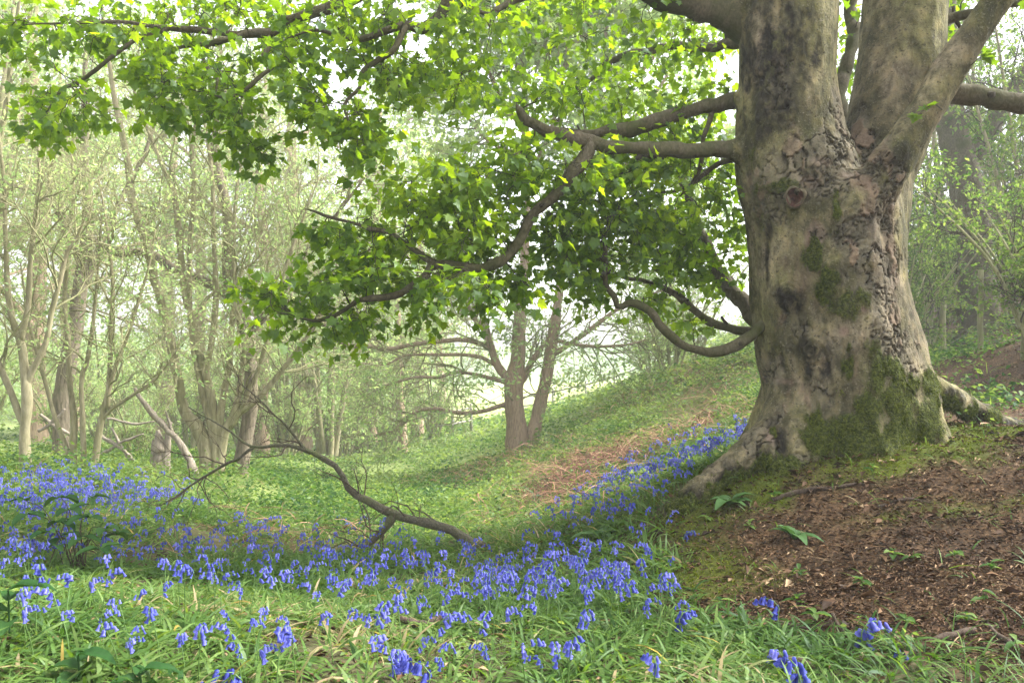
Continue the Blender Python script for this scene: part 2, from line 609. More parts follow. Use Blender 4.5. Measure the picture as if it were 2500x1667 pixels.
gx = axis(-160, 160, .5, .05, 300)
gy = axis(-120, 165, 5.0, .05, 300)
GX, GY = np.meshgrid(gx, gy, indexing='ij')
gz = ground(GX.ravel(), GY.ravel())
gi, gj = np.meshgrid(np.arange(len(gx) - 1), np.arange(len(gy) - 1), indexing='ij')
b0 = (gi * len(gy) + gj).ravel()
G = Geo()
G.add(np.stack([GX.ravel(), GY.ravel(), gz], -1), np.stack([b0, b0 + len(gy), b0 + len(gy) + 1, b0 + 1], -1))
m, t, out = newmat('woodland_ground')
v = coords(t)
nf = noise(t, v, 18, 6, .7)
nb = noise(t, v, 1.2, 4)
soil = ramp(t, nf, [(.3, (.02, .016, .01)), (.55, (.06, .05, .028)), (.8, (.10, .09, .05))])
green = ramp(t, nf, [(.3, (.07, .10, .03)), (.6, (.15, .19, .055)), (.8, (.24, .26, .09))])
brown = ramp(t, noise(t, v, 60, 5, .7), [(.36, (.010, .007, .004)), (.48, (.045, .027, .014)), (.58, (.10, .062, .034)), (.7, (.2, .13, .075))])
mossc = ramp(t, noise(t, v, 45, 4, .7), [(.3, (.03, .04, .006)), (.55, (.07, .085, .012)), (.8, (.12, .135, .025))])
c = mixc(t, attr(t, 'far'), soil, green)
brown = mixc(t, .7, brown, ramp(t, noise(t, v, 2.4, 4), [(.4, (.5, .47, .45)), (.6, (1.25, 1.2, 1.1))]), 'MULTIPLY')
c = mixc(t, attr(t, 'litter'), c, brown)
c = mixc(t, attr(t, 'dry'), c, mixc(t, .5, brown, (.12, .065, .04)))
c = mixc(t, attr(t, 'moss'), c, mossc)
c = mixc(t, attr(t, 'meadow'), c, ramp(t, nb, [(.3, (.26, .31, .10)), (.7, (.34, .38, .15))]))
b = nd(t, 'ShaderNodeBsdfPrincipled')
b.inputs['Roughness'].default_value = .95
b.inputs['Specular IOR Level'].default_value = .1
t.links.new(c, b.inputs['Base Color'])
bp = nd(t, 'ShaderNodeBump')
bp.inputs['Strength'].default_value = .7
bp.inputs['Distance'].default_value = .02
t.links.new(nf, bp.inputs['Height'])
t.links.new(bp.outputs[0], b.inputs['Normal'])
t.links.new(b.outputs[0], out.inputs[0])
fx, fy = GX.ravel(), GY.ravel()
ga = {'litter': litter_w(fx, fy), 'moss': moss_w(fx, fy), 'dry': dry_w(fx, fy),
      'far': np.clip((fy - 5.5) / 3, 0, 1) * .85 + .1,
      'meadow': np.clip((fy - 42) / 4, 0, 1) * np.clip((fx + 8) / 6, 0, 1)}
og = link('ground', G.mesh('ground', m, attrs=ga))
tag(og, 'sloping woodland floor of soil, moss and brown leaf litter', 'ground', kind='structure')

# hills beyond the meadow
hg = Geo()
ht = np.linspace(-1.25, 1.25, 90)
for k, (rad, h0, sd) in enumerate(((150, 5.0, 3),)):
    hp = xyz(np.sin(ht) * rad, np.cos(ht) * rad, 0)
    hh = h0 * (.5 + fbm(xyz(ht * 4, 0, 0), 3, sd))
    rows = []
    for q, (dr, f) in enumerate(((-25, 0), (-12, .45), (0, .9), (8, 1.0), (16, .8), (22, 0))):
        rr_ = (rad + dr) / rad
        rows.append(np.stack([hp[:, 0] * rr_, hp[:, 1] * rr_, -6 + (hh + 5) * f], -1))
    rows = np.array(rows)
    n0, n1 = rows.shape[:2]
    ii, jj = np.meshgrid(np.arange(n0 - 1), np.arange(n1 - 1), indexing='ij')
    bb = (ii * n1 + jj).ravel()
    hg.add(rows.reshape(-1, 3), np.stack([bb, bb + 1, bb + n1 + 1, bb + n1], -1))
oh = link('hills', hg.mesh('hills', plain_mat('hill_pasture', [(.35, (.05, .09, .03)), (.65, (.12, .17, .06))], .15)))
tag(oh, 'low misty hills beyond the meadow', 'hills', kind='structure')

# ------------------------------------------------------------------ the big tree
sy = thing('sycamore_tree', 'massive old sycamore with mossy flaking trunk and roots on the right', 'tree', (TB[0], TB[1], g1(TB[0], TB[1])))
s55 = 5.5 / FPX


def stemtube(pts, n=40, k=28):
    """pts: (px, py, radius px, distance)"""
    c = np.array([P(a, b_, y) for a, b_, r, y in pts])
    r = np.array([r_ * y / FPX for a, b_, r_, y in pts])
    cc, rr_ = smoothline(c, n, r)
    return cc, rr_


TG = Geo()
trunk_parts = [
    [(2150, 1330, 300, 5.5), (2095, 1180, 225, 5.5), (2082, 1080, 208, 5.5), (2072, 1000, 196, 5.5), (2056, 900, 188, 5.5), (2034, 800, 184, 5.5), (2019, 700, 181, 5.5), (2016, 600, 184, 5.5), (2010, 520, 180, 5.5), (1995, 450, 150, 5.5)],
    [(2000, 640, 165, 5.5), (1968, 520, 148, 5.48), (1942, 420, 143, 5.45), (1927, 330, 126, 5.45), (1921, 200, 118, 5.45), (1921, 60, 116, 5.45), (1923, -150, 108, 5.45), (1930, -420, 96, 5.5), (1945, -800, 70, 5.6), (1955, -1050, 40, 5.65)],
    [(2060, 680, 140, 5.6), (2098, 540, 116, 5.62), (2130, 430, 100, 5.65), (2165, 320, 101, 5.68), (2195, 180, 99, 5.7), (2211, 20, 92, 5.72), (2230, -200, 84, 5.75), (2262, -520, 70, 5.8), (2300, -950, 50, 5.9)],
    [(2070, 640, 85, 5.2), (2100, 540, 68, 5.17), (2140, 455, 58, 5.13), (2205, 362, 49, 5.1), (2272, 252, 45, 5.08), (2350, 122, 43, 5.05), (2440, -8, 40, 5.0), (2540, -150, 35, 4.95), (2650, -330, 26, 4.9)],
    # roots
    [(1975, 860, 85, 5.5), (1950, 980, 72, 5.35), (1905, 1062, 62, 5.2), (1822, 1128, 54, 5.1), (1738, 1194, 45, 5.02), (1660, 1256, 34, 4.95), (1590, 1314, 25, 4.9), (1515, 1376, 16, 4.85)],
    [(1995, 950, 70, 5.4), (1968, 1070, 62, 5.2), (1915, 1165, 52, 5.05), (1850, 1235, 42, 4.95), (1780, 1320, 26, 4.9)],
    [(2030, 800, 90, 5.5), (2045, 930, 92, 5.35), (2052, 1050, 95, 5.2), (2045, 1150, 90, 5.05), (2035, 1280, 80, 4.95)],
    [(2125, 790, 85, 5.5), (2140, 930, 88, 5.35), (2150, 1050, 88, 5.2), (2155, 1150, 82, 5.05), (2160, 1280, 75, 4.95)],
    [(2140, 760, 75, 5.5), (2172, 900, 66, 5.38), (2205, 1000, 68, 5.28), (2225, 1080, 68, 5.2), (2235, 1200, 64, 5.1)],
    [(2150, 790, 50, 5.6), (2205, 880, 36, 5.65), (2260, 932, 34, 5.72), (2324, 974, 32, 5.8), (2396, 1014, 29, 5.95), (2475, 1054, 24, 6.1), (2570, 1098, 18, 6.2)],
    [(1930, 900, 50, 5.7), (1895, 1010, 42, 5.85), (1850, 1090, 34, 5.95), (1800, 1160, 26, 6.05)],
    # collars where the limbs leave
    [(1880, 372, 66, 5.45), (1820, 368, 42, 5.42), (1770, 364, 22, 5.4)],
    [(1880, 250, 48, 5.5), (1820, 240, 30, 5.5), (1790, 246, 18, 5.5)],
    [(1890, 80, 75, 5.5), (1820, 48, 52, 5.5), (1770, 28, 38, 5.5)],
    [(1905, 770, 60, 5.5), (1862, 796, 28, 5.5), (1845, 806, 14, 5.5)],
]
for pts in trunk_parts:
    cc, rr_ = stemtube(pts)
    TG.add(*tubes(cc, rr_, 28, cap=True))
tmp = link('trunk_tmp', TG.mesh('trunk_tmp', []))
md = tmp.modifiers.new('r', 'REMESH')
md.mode, md.voxel_size, md.use_smooth_shade = 'VOXEL', .0115, True
ms = tmp.modifiers.new('s', 'SMOOTH')
ms.factor, ms.iterations = .5, 13
dg = bpy.context.evaluated_depsgraph_get()
me = bpy.data.meshes.new_from_object(tmp.evaluated_get(dg))
bpy.data.objects.remove(tmp, do_unlink=True)
me.name = 'trunk'
nv = len(me.vertices)
co = np.empty(nv * 3, np.float32)
me.vertices.foreach_get('co', co)
co = co.reshape(-1, 3).astype(float)
no = np.empty(nv * 3, np.float32)
me.vertices.foreach_get('normal', no)
no = no.reshape(-1, 3).astype(float)
ev = [v_.co for v_ in me.vertices]
bvh = BVHTree.FromPolygons([tuple(c_) for c_ in co], [tuple(p_.vertices) for p_ in me.polygons])


def on_trunk(px, py):
    d = P(px, py, 1.0) - np.array([0, 0, CAM_H])
    h = bvh.ray_cast(Vector((0, 0, CAM_H)), Vector(d).normalized())
    return (np.array(h[0]), np.array(h[1])) if h[0] else (P(px, py, 5.3), np.array([0, -1., 0]))


NN = [(fbm(co * np.array([15, 15, 7]), 4, 50 + q) - .5) * 1.6 + (fbm(co * np.array([5, 5, 3]), 2, 350 + q) - .5) * 1.2 for q in range(4)]


def cells(p, scale, seed):
    """cellular pattern: distance between the two nearest centres, and a random per cell"""
    p = p * scale
    i = np.floor(p).astype(np.int64)
    f1 = np.full(len(p), 9.)
    f2 = np.full(len(p), 9.)
    idr = np.zeros(len(p))
    for dx in (-1, 0, 1):
        for dy in (-1, 0, 1):
            for dz in (-1, 0, 1):
                c = i + np.array([dx, dy, dz])
                h = ((c[:, 0] * 374761393 + c[:, 1] * 668265263 + c[:, 2] * 2147483647 + seed * 974711) & 0xffffffff)
                h = ((h ^ (h >> 13)) * 1274126177) & 0xffffffff
                h = h ^ (h >> 16)
                q = c + np.stack([(h & 1023) / 1023., ((h >> 10) & 1023) / 1023., ((h >> 20) & 1023) / 1023.], -1)
                d = np.sqrt(((p - q) ** 2).sum(1))
                n1 = d < f1
                f2 = np.where(n1, f1, np.minimum(f2, d))
                idr = np.where(n1, (h & 0xffff) / 65535., idr)
                f1 = np.minimum(f1, d)
    return f2 - f1, idr


def blob(px, py, rx, ry, sharp=1.5, nz=.9, sd=0):
    """soft patch round a place on the trunk, rx wide and ry tall in photo pixels, ragged by noise"""
    c, _ = on_trunk(px, py)
    q = (co - c)
    d = np.sqrt((np.hypot(q[:, 0], q[:, 1] * .6) / (rx * s55)) ** 2 + (q[:, 2] / (ry * s55)) ** 2)
    nn = NN[sd % 4]
    return np.clip((1.1 - d + nn * nz * 1.3) * sharp, 0, 1)


def mx(lst):
    o = np.zeros(nv)
    for k, a in enumerate(lst):
        o = np.maximum(o, blob(*a[:4], sd=k) * (a[4] if len(a) > 4 else 1))
    return o


moss = mx([(1985, 620, 28, 60), (2025, 660, 30, 60), (2010, 720, 35, 60, .8), (2060, 740, 45, 40, .7), (2110, 730, 25, 40, .7), (2115, 810, 24, 60, .8),
           (2065, 890, 35, 70), (2140, 900, 35, 60, .7), (2170, 880, 24, 50, .9), (2110, 1000, 60, 90, .75), (2050, 1060, 110, 60), (2200, 1010, 55, 100, .95), (2250, 1060, 60, 70), (2130, 1090, 120, 40),
           (2280, 1010, 40, 70), (2350, 1010, 60, 40), (2330, 985, 70, 34), (2400, 1012, 80, 34), (2470, 1050, 70, 30), (2265, 940, 50, 34), (1790, 1165, 90, 45), (1690, 1235, 80, 40), (1620, 1290, 60, 30), (1800, 1200, 110, 40), (1720, 1260, 70, 30), (1860, 1150, 50, 30, .7), (1950, 1140, 90, 40), (1905, 455, 60, 20, .6), (2045, 500, 16, 60, .8), (1850, 520, 20, 60, .4), (1900, 200, 60, 160, .35), (1830, 330, 30, 80, .5)])
pink = mx([(1965, 680, 45, 90, .45), (1995, 580, 22, 50, .9), (2075, 430, 24, 14), (2010, 395, 26, 10), (1980, 445, 22, 12), (2110, 455, 18, 18, .8), (2105, 755, 14, 22), (2180, 500, 20, 24, .8), (2180, 700, 16, 50, .6), (2060, 810, 10, 12), (2090, 900, 20, 60, .4),
           (2130, 540, 26, 70, .45), (1910, 930, 22, 10, .8), (1890, 1060, 18, 20), (2230, 930, 26, 50, .5), (2150, 640, 40, 100, .35), (2100, 350, 20, 30, .4)])
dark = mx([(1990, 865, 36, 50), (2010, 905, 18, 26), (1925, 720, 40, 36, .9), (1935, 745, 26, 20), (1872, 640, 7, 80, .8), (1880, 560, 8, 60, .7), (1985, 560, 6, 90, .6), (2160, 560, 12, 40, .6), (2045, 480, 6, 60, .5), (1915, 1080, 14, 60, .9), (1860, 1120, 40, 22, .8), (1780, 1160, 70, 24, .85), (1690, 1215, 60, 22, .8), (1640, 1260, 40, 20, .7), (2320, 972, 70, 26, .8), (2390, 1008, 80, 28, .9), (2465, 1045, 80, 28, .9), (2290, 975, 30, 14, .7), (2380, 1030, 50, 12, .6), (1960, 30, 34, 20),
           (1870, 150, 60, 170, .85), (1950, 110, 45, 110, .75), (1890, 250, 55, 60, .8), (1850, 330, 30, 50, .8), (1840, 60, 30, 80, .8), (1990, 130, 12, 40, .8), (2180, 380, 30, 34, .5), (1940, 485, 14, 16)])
plate = np.clip(mx([(2060, 400, 110, 120), (2100, 600, 110, 160), (2060, 300, 40, 120), (2170, 620, 40, 160), (1880, 420, 60, 120, .7), (1890, 900, 50, 60, .8), (2150, 820, 70, 120, .9), (1870, 1060, 50, 60), (2100, 330, 30, 90), (1860, 850, 30, 60, .7), (1935, 800, 60, 50, .6), (1960, 950, 60, 50, .6), (1900, 990, 30, 50, .6), (2040, 850, 40, 60, .6), (1890, 200, 50, 90, .5), (2220, 120, 40, 120, .35), (1960, 1130, 60, 40), (2230, 900, 60, 100, .7)]), 0, 1)
# relief: slow swellings, vertical flutes, burrs, plates
pc = co - TB
up = fbm(co * np.array([2.2, 2.2, .9]), 3, 3) - .5
fl = fbm(co * np.array([7, 7, 1.6]), 3, 4) - .5
fine = fbm(co * np.array([30, 30, 14]), 3, 6) - .5
pl = np.floor(fbm(co * np.array([16, 16, 9]), 2, 8) * 9) / 9 - .5
ang_ = np.arctan2(co[:, 1] - 5.5, co[:, 0] - 2.2)
foot = np.clip((1.05 - co[:, 2]) / .7, 0, 1) ** 1.5
flute = np.sin(ang_ * 8 + (fbm(co * 1.5, 2, 14) - .5) * 5) * foot * .085 + (fbm(co * np.array([11, 11, 3]), 3, 15) - .5) * foot * .10
ring = 0
for px_, py_, kk, rr2, am in ((1925, 715, 95, .11, .010), (1985, 855, 80, .12, .010), (2085, 560, 70, .16, .008)):
    c_, n_ = on_trunk(px_, py_)
    dd_ = np.sqrt(((co - c_) ** 2).sum(1))
    ring = ring + np.sin(dd_ * kk * 2 + fbm(co * 20, 2, 16) * 4) * np.exp(-(dd_ / rr2) ** 2) * am
disp = flute + ring + up * .075 + fl * .040 + fine * .010 + dark * .008 * (fine * 8) + 0 + moss * (.012 + fine * .02)
for px_, py_, hh_, rr2 in ((1990, 850, .055, .10), (1925, 715, .05, .10), (1940, 480, .03, .075), (2130, 800, .03, .12), (1900, 935, .02, .07), (2060, 640, .025, .12)):
    c_, n_ = on_trunk(px_, py_)
    d2 = ((co - c_) ** 2).sum(1)
    disp += hh_ * np.exp(-d2 / rr2 ** 2)
for px_, py_, hh_, rr2, ez in ((1915, 1085, -.09, .055, .22), (1872, 620, -.018, .022, .22), (1985, 530, -.018, .025, .25), (2165, 560, -.03, .035, .12), (1940, 486, -.06, .03, .035), (2052, 480, -.02, .022, .18), (2300, 1040, -.05, .07, .09), (2005, 1080, -.03, .06, .2), (2160, 1040, -.035, .05, .22)):
    c_, n_ = on_trunk(px_, py_)
    q_ = co - c_
    disp += hh_ * np.exp(-(np.hypot(q_[:, 0], q_[:, 1]) / rr2) ** 2 - (q_[:, 2] / ez) ** 2)
wp = np.stack([fbm(co * 16 + 40 * q, 3, 400 + q) - .5 for q in range(3)], -1)
edge1, cid1 = cells((co + wp * .085) * np.array([1, 1, .62]), 13, 3)
edge2, cid2 = cells((co + wp * .05) * np.array([1, 1, .7]), 26, 5)
pm = np.clip((plate + (fbm(co * 5, 2, 410) - .5) * 1.1 - .25) * 2.2, 0, 1)
crk = np.clip(1 - edge1 / .10, 0, 1) * np.clip((fbm(co * 7, 2, 411) - .36) * 6, 0, 1)
crk = np.maximum(crk, .8 * np.clip(1 - edge2 / .13, 0, 1) * np.clip((fbm(co * 6, 2, 412) - .5) * 7, 0, 1)) * pm
disp += pm * ((cid1 - .5) * .016 + (cid2 - .5) * .006) - crk * .014
co2 = co + no * disp[:, None]
org = np.array(sy.location)
me.vertices.foreach_set('co', (co2 - org).astype(np.float32).ravel())
me.polygons.foreach_set('use_smooth', np.ones(len(me.polygons), bool))
for k_, val in (('moss', moss), ('pink', pink), ('dark', dark), ('plate', pm), ('crk', crk), ('cell', cid1)):
    a_ = me.attributes.new(k_, 'FLOAT', 'POINT')
    a_.data.foreach_set('value', val.astype(np.float32))
me.update()

m, t, out = newmat('sycamore_bark')
v = coords(t)
vs_ = coords(t, (1, 1, .68))
n1 = noise(t, vs_, 3.2, 5, .6, .3)
n2 = noise(t, vs_, 14, 6, .65, .2)
n3 = noise(t, v, 75, 4, .6)
base = ramp(t, n1, [(.36, (.060, .054, .027)), (.46, (.110, .094, .052)), (.54, (.172, .142, .088)), (.63, (.26, .208, .142))])
base = mixc(t, .8, base, ramp(t, n2, [(.36, (.38, .38, .34)), (.5, (1, 1, 1)), (.62, (1.5, 1.42, 1.3))]), 'MULTIPLY')
stre = noise(t, coords(t, (1, 1, .12)), 26, 5, .7, .6)
base = mixc(t, .5, base, ramp(t, stre, [(.37, (.62, .60, .55)), (.5, (1, 1, 1)), (.62, (1.3, 1.28, 1.24))]), 'MULTIPLY')
olive = noise(t, v, 1.9, 3)
base = mixc(t, ramp(t, olive, [(.42, (0, 0, 0)), (.6, (.6, .6, .6))]), base, mixc(t, 1.0, base, (.85, 1.0, .55), 'MULTIPLY'))
base = mixc(t, ramp(t, n3, [(.60, (0, 0, 0)), (.66, (.6, .6, .6))]), base, (.27, .24, .175))
base = mixc(t, ramp(t, noise(t, v, 48, 3), [(.34, (.75, .75, .75)), (.40, (0, 0, 0))]), base, (.035, .03, .02))
base = mixc(t, attr(t, 'pink'), base, ramp(t, n2, [(.38, (.15, .10, .07)), (.62, (.25, .175, .125))]))
crackm = attr(t, 'crk')
base = mixc(t, math_(t, 'MULTIPLY', attr(t, 'plate'), .6), base, mixc(t, .55, ramp(t, attr(t, 'cell'), [(.0, (.085, .074, .052)), (.45, (.14, .118, .084)), (.75, (.175, .147, .108)), (.9, (.235, .16, .115))]), ramp(t, n2, [(.36, (.45, .45, .42)), (.5, (1, 1, 1)), (.62, (1.45, 1.4, 1.3))]), 'MULTIPLY'))
base = mixc(t, math_(t, 'MULTIPLY', crackm, .9), base, (.022, .018, .012))
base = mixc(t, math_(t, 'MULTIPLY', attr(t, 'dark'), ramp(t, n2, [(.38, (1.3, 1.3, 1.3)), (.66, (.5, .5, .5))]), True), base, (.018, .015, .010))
mossn = ramp(t, noise(t, v, 55, 4, .7), [(.36, (.018, .026, .004)), (.5, (.06, .078, .010)), (.64, (.13, .145, .02))])
mfn = math_(t, 'ADD', math_(t, 'MULTIPLY', math_(t, 'SUBTRACT', n2, .5), 3.2), math_(t, 'MULTIPLY', math_(t, 'SUBTRACT', n1, .5), 2.0))
mfn = math_(t, 'ADD', mfn, math_(t, 'MULTIPLY', math_(t, 'SUBTRACT', attr(t, 'moss'), .5), 2.6))
mf = ramp(t, math_(t, 'ADD', mfn, .3), [(.05, (0, 0, 0)), (.85, (.95, .95, .95))])
base = mixc(t, mf, base, mossn)
b = nd(t, 'ShaderNodeBsdfPrincipled')
b.inputs['Roughness'].default_value = .85
b.inputs['Specular IOR Level'].default_value = .2
t.links.new(base, b.inputs['Base Color'])
hgt = math_(t, 'ADD', math_(t, 'MULTIPLY', n2, .7), math_(t, 'MULTIPLY', n3, .25))
hgt = math_(t, 'SUBTRACT', hgt, math_(t, 'MULTIPLY', crackm, .8))
hgt = math_(t, 'ADD', hgt, math_(t, 'MULTIPLY', mf, noise(t, v, 90, 3)))
bp = nd(t, 'ShaderNodeBump')
bp.inputs['Strength'].default_value = 1.0
bp.inputs['Distance'].default_value = .035
t.links.new(hgt, bp.inputs['Height'])
t.links.new(bp.outputs[0], b.inputs['Normal'])
t.links.new(b.outputs[0], out.inputs[0])
me.materials.clear()
me.materials.append(m)
M['sycbark'] = m
trunk = link('trunk', me, sy)
mk = np.flatnonzero((moss + (fbm(co * 9, 3, 77) - .5) * .9 > .55) & (co[:, 1] < 6.2))
mk = mk[rng.uniform(0, 1, len(mk)) < .9]
mk = np.repeat(mk, 2)
MOSSB = (co2[mk] + rng.normal(size=(len(mk), 3)) * .009, no[mk])


# healed branch scar with its raised lip
def scar(px, py, rr_, mat_in):
    c, n = on_trunk(px, py)
    c = c + n * .03
    n = norm(n)
    u = norm(np.cross([0, 0, 1.], n))
    vv = np.cross(n, u)
    a = np.linspace(0, 2 * math.pi, 33)[:-1]
    wob = 1 + .12 * np.sin(a * 3 + 1) + .06 * np.sin(a * 5)
    ring = c + (np.cos(a) * rr_ * wob)[:, None] * u + (np.sin(a) * rr_ * 1.15 * wob)[:, None] * vv
    ring = np.vstack([ring, ring[:1]])
    gg = Geo()
    rad = np.full(len(ring), rr_ * .2) * (1 + .25 * np.sin(np.linspace(0, 6.28 * 4, len(ring))))
    gg.add(*tubes(ring - n * .012, rad * 1.15, 10))
    o1 = part('knot_lip', gg, plain_mat('scar_lip_wood', [(.3, (.07, .06, .035)), (.7, (.17, .14, .09))], 30, .8, .8), sy)
    gi_ = Geo()
    k = 24
    a = np.linspace(0, 2 * math.pi, k, endpoint=False)
    rows = []
    for f, dpt in ((1.0, .01), (.75, -.015), (.4, -.035), (.05, -.045)):
        rows.append(c + (np.cos(a) * rr_ * f)[:, None] * u + (np.sin(a) * rr_ * 1.15 * f)[:, None] * vv + n * (dpt + .012 * np.sin(a * 4)[:, None] * f))
    rows = np.array(rows)
    ii, jj = np.meshgrid(np.arange(3), np.arange(k), indexing='ij')
    gi_.add(rows.reshape(-1, 3), np.stack([ii * k + jj, ii * k + (jj + 1) % k, (ii + 1) * k + (jj + 1) % k, (ii + 1) * k + jj], -1).reshape(-1, 4))
    part('knot_hole', gi_, mat_in, sy)


scar(1942, 482, .052, plain_mat('rotten_knot_wood', [(.3, (.02, .01, .008)), (.6, (.10, .045, .03)), (.8, (.2, .11, .08))], 35, .9, .8))

for q in sy.children:
    if q.name.startswith('knot'):
        q.parent = trunk

# limbs followed from the photograph, each with its own distance and thickness
LIMBS = {
    'low': ([(1880, 372, 5.45), (1780, 362, 5.4), (1650, 364, 5.3), (1561, 366, 5.25), (1431, 346, 5.2), (1336, 318, 5.15), (1278, 284, 5.1), (1262, 258, 5.08)], (24, 19, 18.5, 18, 18, 15, 12, 9)),
    'back': ([(1880, 225, 5.55), (1795, 245, 5.6), (1650, 283, 5.6), (1527, 316, 5.55), (1458, 325, 5.5), (1400, 318, 5.45), (1370, 311, 5.42)], (22, 18, 17, 16, 13, 5, 2)),
    'drop': ([(1445, 350, 5.2), (1428, 383, 5.2), (1397, 428, 5.15), (1355, 474, 5.15), (1309, 515, 5.1), (1284, 550, 5.1), (1259, 603, 5.05), (1221, 634, 5.0), (1167, 655, 5.0), (1114, 651, 4.95), (1060, 653, 4.95), (1030, 680, 4.9), (984, 711, 4.9), (934, 728, 4.9), (880, 734, 4.85), (838, 762, 4.85), (790, 782, 4.8), (746, 780, 4.8), (681, 749, 4.75)],
             (16, 17, 16, 15, 14, 14, 14, 13.5, 12.5, 11.5, 11, 10, 9.5, 8.5, 7.5, 6, 4.5, 3.5, 2)),
    'dropfork': ([(1072, 650, 4.95), (1040, 628, 5.0), (999, 600, 5.05), (953, 571, 5.1), (900, 556, 5.15), (857, 543, 5.2), (800, 527, 5.25), (745, 510, 5.3)], (8, 7.5, 7, 6.5, 5, 4.5, 3.5, 2)),
    'hook': ([(1880, 780, 5.45), (1853, 803, 5.4), (1803, 841, 5.35), (1742, 860, 5.35), (1688, 848, 5.35), (1650, 827, 5.35), (1615, 791, 5.35), (1575, 750, 5.35), (1539, 738, 5.35), (1510, 752, 5.35), (1499, 726, 5.35), (1478, 692, 5.35), (1480, 626, 5.35), (1473, 560, 5.35)],
             (13, 12.5, 13, 12.5, 11, 10.5, 10, 9.5, 8.5, 8, 6.5, 6, 5.5, 4)),
    'rear': ([(1890, 800, 5.9), (1845, 778, 6.1), (1803, 734, 6.2), (1765, 684, 6.3), (1738, 626, 6.4), (1711, 569, 6.5), (1690, 500, 6.6), (1660, 430, 6.7)], (20, 18, 16.5, 16, 15, 14, 12, 9)),
    'rearlow': ([(1890, 815, 5.8), (1841, 808, 5.9), (1784, 806, 5.95), (1726, 783, 6.0), (1688, 749, 6.1), (1650, 718, 6.2), (1580, 690, 6.3), (1500, 672, 6.5)], (13, 12, 11, 10, 9, 8, 6, 3)),
    'over': ([(1900, 100, 5.5), (1795, 45, 5.5), (1650, -2, 5.4), (1500, -60, 5.3), (1300, -105, 5.25), (1050, -75, 5.2), (842, 2, 5.2), (746, 38, 5.2), (700, 52, 5.2), (650, 80, 5.2), (574, 82, 5.2), (459, 76, 5.15), (402, 69, 5.15), (325, 57, 5.1), (230, 54, 5.1), (153, 57, 5.05), (57, 61, 5.0)],
             (48, 40, 34, 29, 25, 21, 14, 13, 12, 11, 8, 7, 6, 5, 4, 3, 2)),
    'overfork': ([(415, 71, 5.15), (344, 92, 5.15), (268, 145, 5.1), (191, 203, 5.1), (153, 218, 5.05), (135, 245, 5.05), (115, 272, 5.05)], (5, 5, 4.5, 4, 3.5, 3, 1.5)),
    'overlow': ([(650, 80, 5.2), (574, 88, 5.15), (518, 105, 5.1), (495, 130, 5.1), (508, 170, 5.1), (530, 190, 5.05), (524, 232, 5.0)], (8, 7, 6, 5, 4, 3.5, 2)),
    'overmid': ([(574, 90, 5.2), (520, 108, 5.25), (470, 110, 5.3), (430, 120, 5.3), (370, 106, 5.3), (320, 86, 5.3)], (5, 5, 4.5, 4, 3, 2)),
    'overdown': ([(655, 85, 5.2), (655, 115, 5.15), (645, 140, 5.1), (672, 155, 5.1), (640, 185, 5.05), (600, 220, 5.0), (560, 236, 5.0), (520, 234, 5.0)], (7, 7, 6, 4, 4.5, 4, 3, 2)),
    'high': ([(1925, -260, 5.45), (1700, -330, 5.3), (1350, -220, 5.2), (1130, -80, 5.1), (1092, 0, 5.1), (1068, 42, 5.1), (1030, 74, 5.1), (995, 62, 5.1), (953, 73, 5.1), (888, 94, 5.1), (834, 92, 5.1), (770, 75, 5.05), (700, 95, 5.0)],
             (44, 38, 28, 17, 14.5, 13, 12, 11, 9, 8, 6, 4, 2.5)),
    'highdown': ([(995, 62, 5.1), (980, 84, 5.05), (953, 126, 5.0), (888, 168, 5.0), (877, 214, 4.95), (842, 249, 4.95), (846, 283, 4.9), (869, 329, 4.9)], (7, 7, 6.5, 6, 5, 4.5, 3.5, 2)),
    'highright': ([(1092, -20, 5.1), (1180, 35, 5.2), (1220, 20, 5.3), (1290, -10, 5.4), (1400, -40, 5.5)], (4, 6, 7, 9, 14)),
    'upperfan': ([(1880, 90, 5.7), (1770, 110, 6.0), (1640, 115, 6.3), (1500, 145, 6.6), (1450, 190, 6.8), (1380, 235, 7.0)], (14, 12, 10, 8, 5, 2)),
    'rearstem': ([(2060, 420, 6.0), (2054, 306, 6.1), (2052, 230, 6.2), (2068, 150, 6.3), (2088, 77, 6.4), (2076, 0, 6.5), (2070, -200, 6.6), (2050, -500, 6.8)], (26, 20, 18, 17, 17, 15, 13, 10)),
    'rightarm': ([(2200, 190, 5.85), (2300, 218, 5.9), (2400, 240, 5.9), (2500, 256, 5.9), (2640, 262, 5.9), (2900, 200, 5.9)], (30, 27, 24, 24, 21, 12)),
    'rightspur': ([(2260, 90, 5.75), (2297, 61, 5.7), (2345, 42, 5.65), (2392, 32, 5.5), (2440, 12, 5.4), (2500, 4, 5.3), (2600, -30, 5.2)], (16, 14, 12, 11, 9, 8, 5)),
    'innertwig': ([(1880, 400, 5.6), (1790, 392, 5.7), (1740, 410, 5.8), (1690, 450, 5.8), (1640, 468, 5.9), (1560, 470, 6)], (8, 7, 6, 5.5, 4, 2)),
    'innerdrop': ([(1738, 270, 5.6), (1732, 300, 5.6), (1718, 340, 5.6), (1716, 385, 5.65), (1695, 440, 5.7), (1660, 480, 5.8)], (7, 6.5, 6, 6, 5, 3)),
}
limbpts, limbrad = [], []
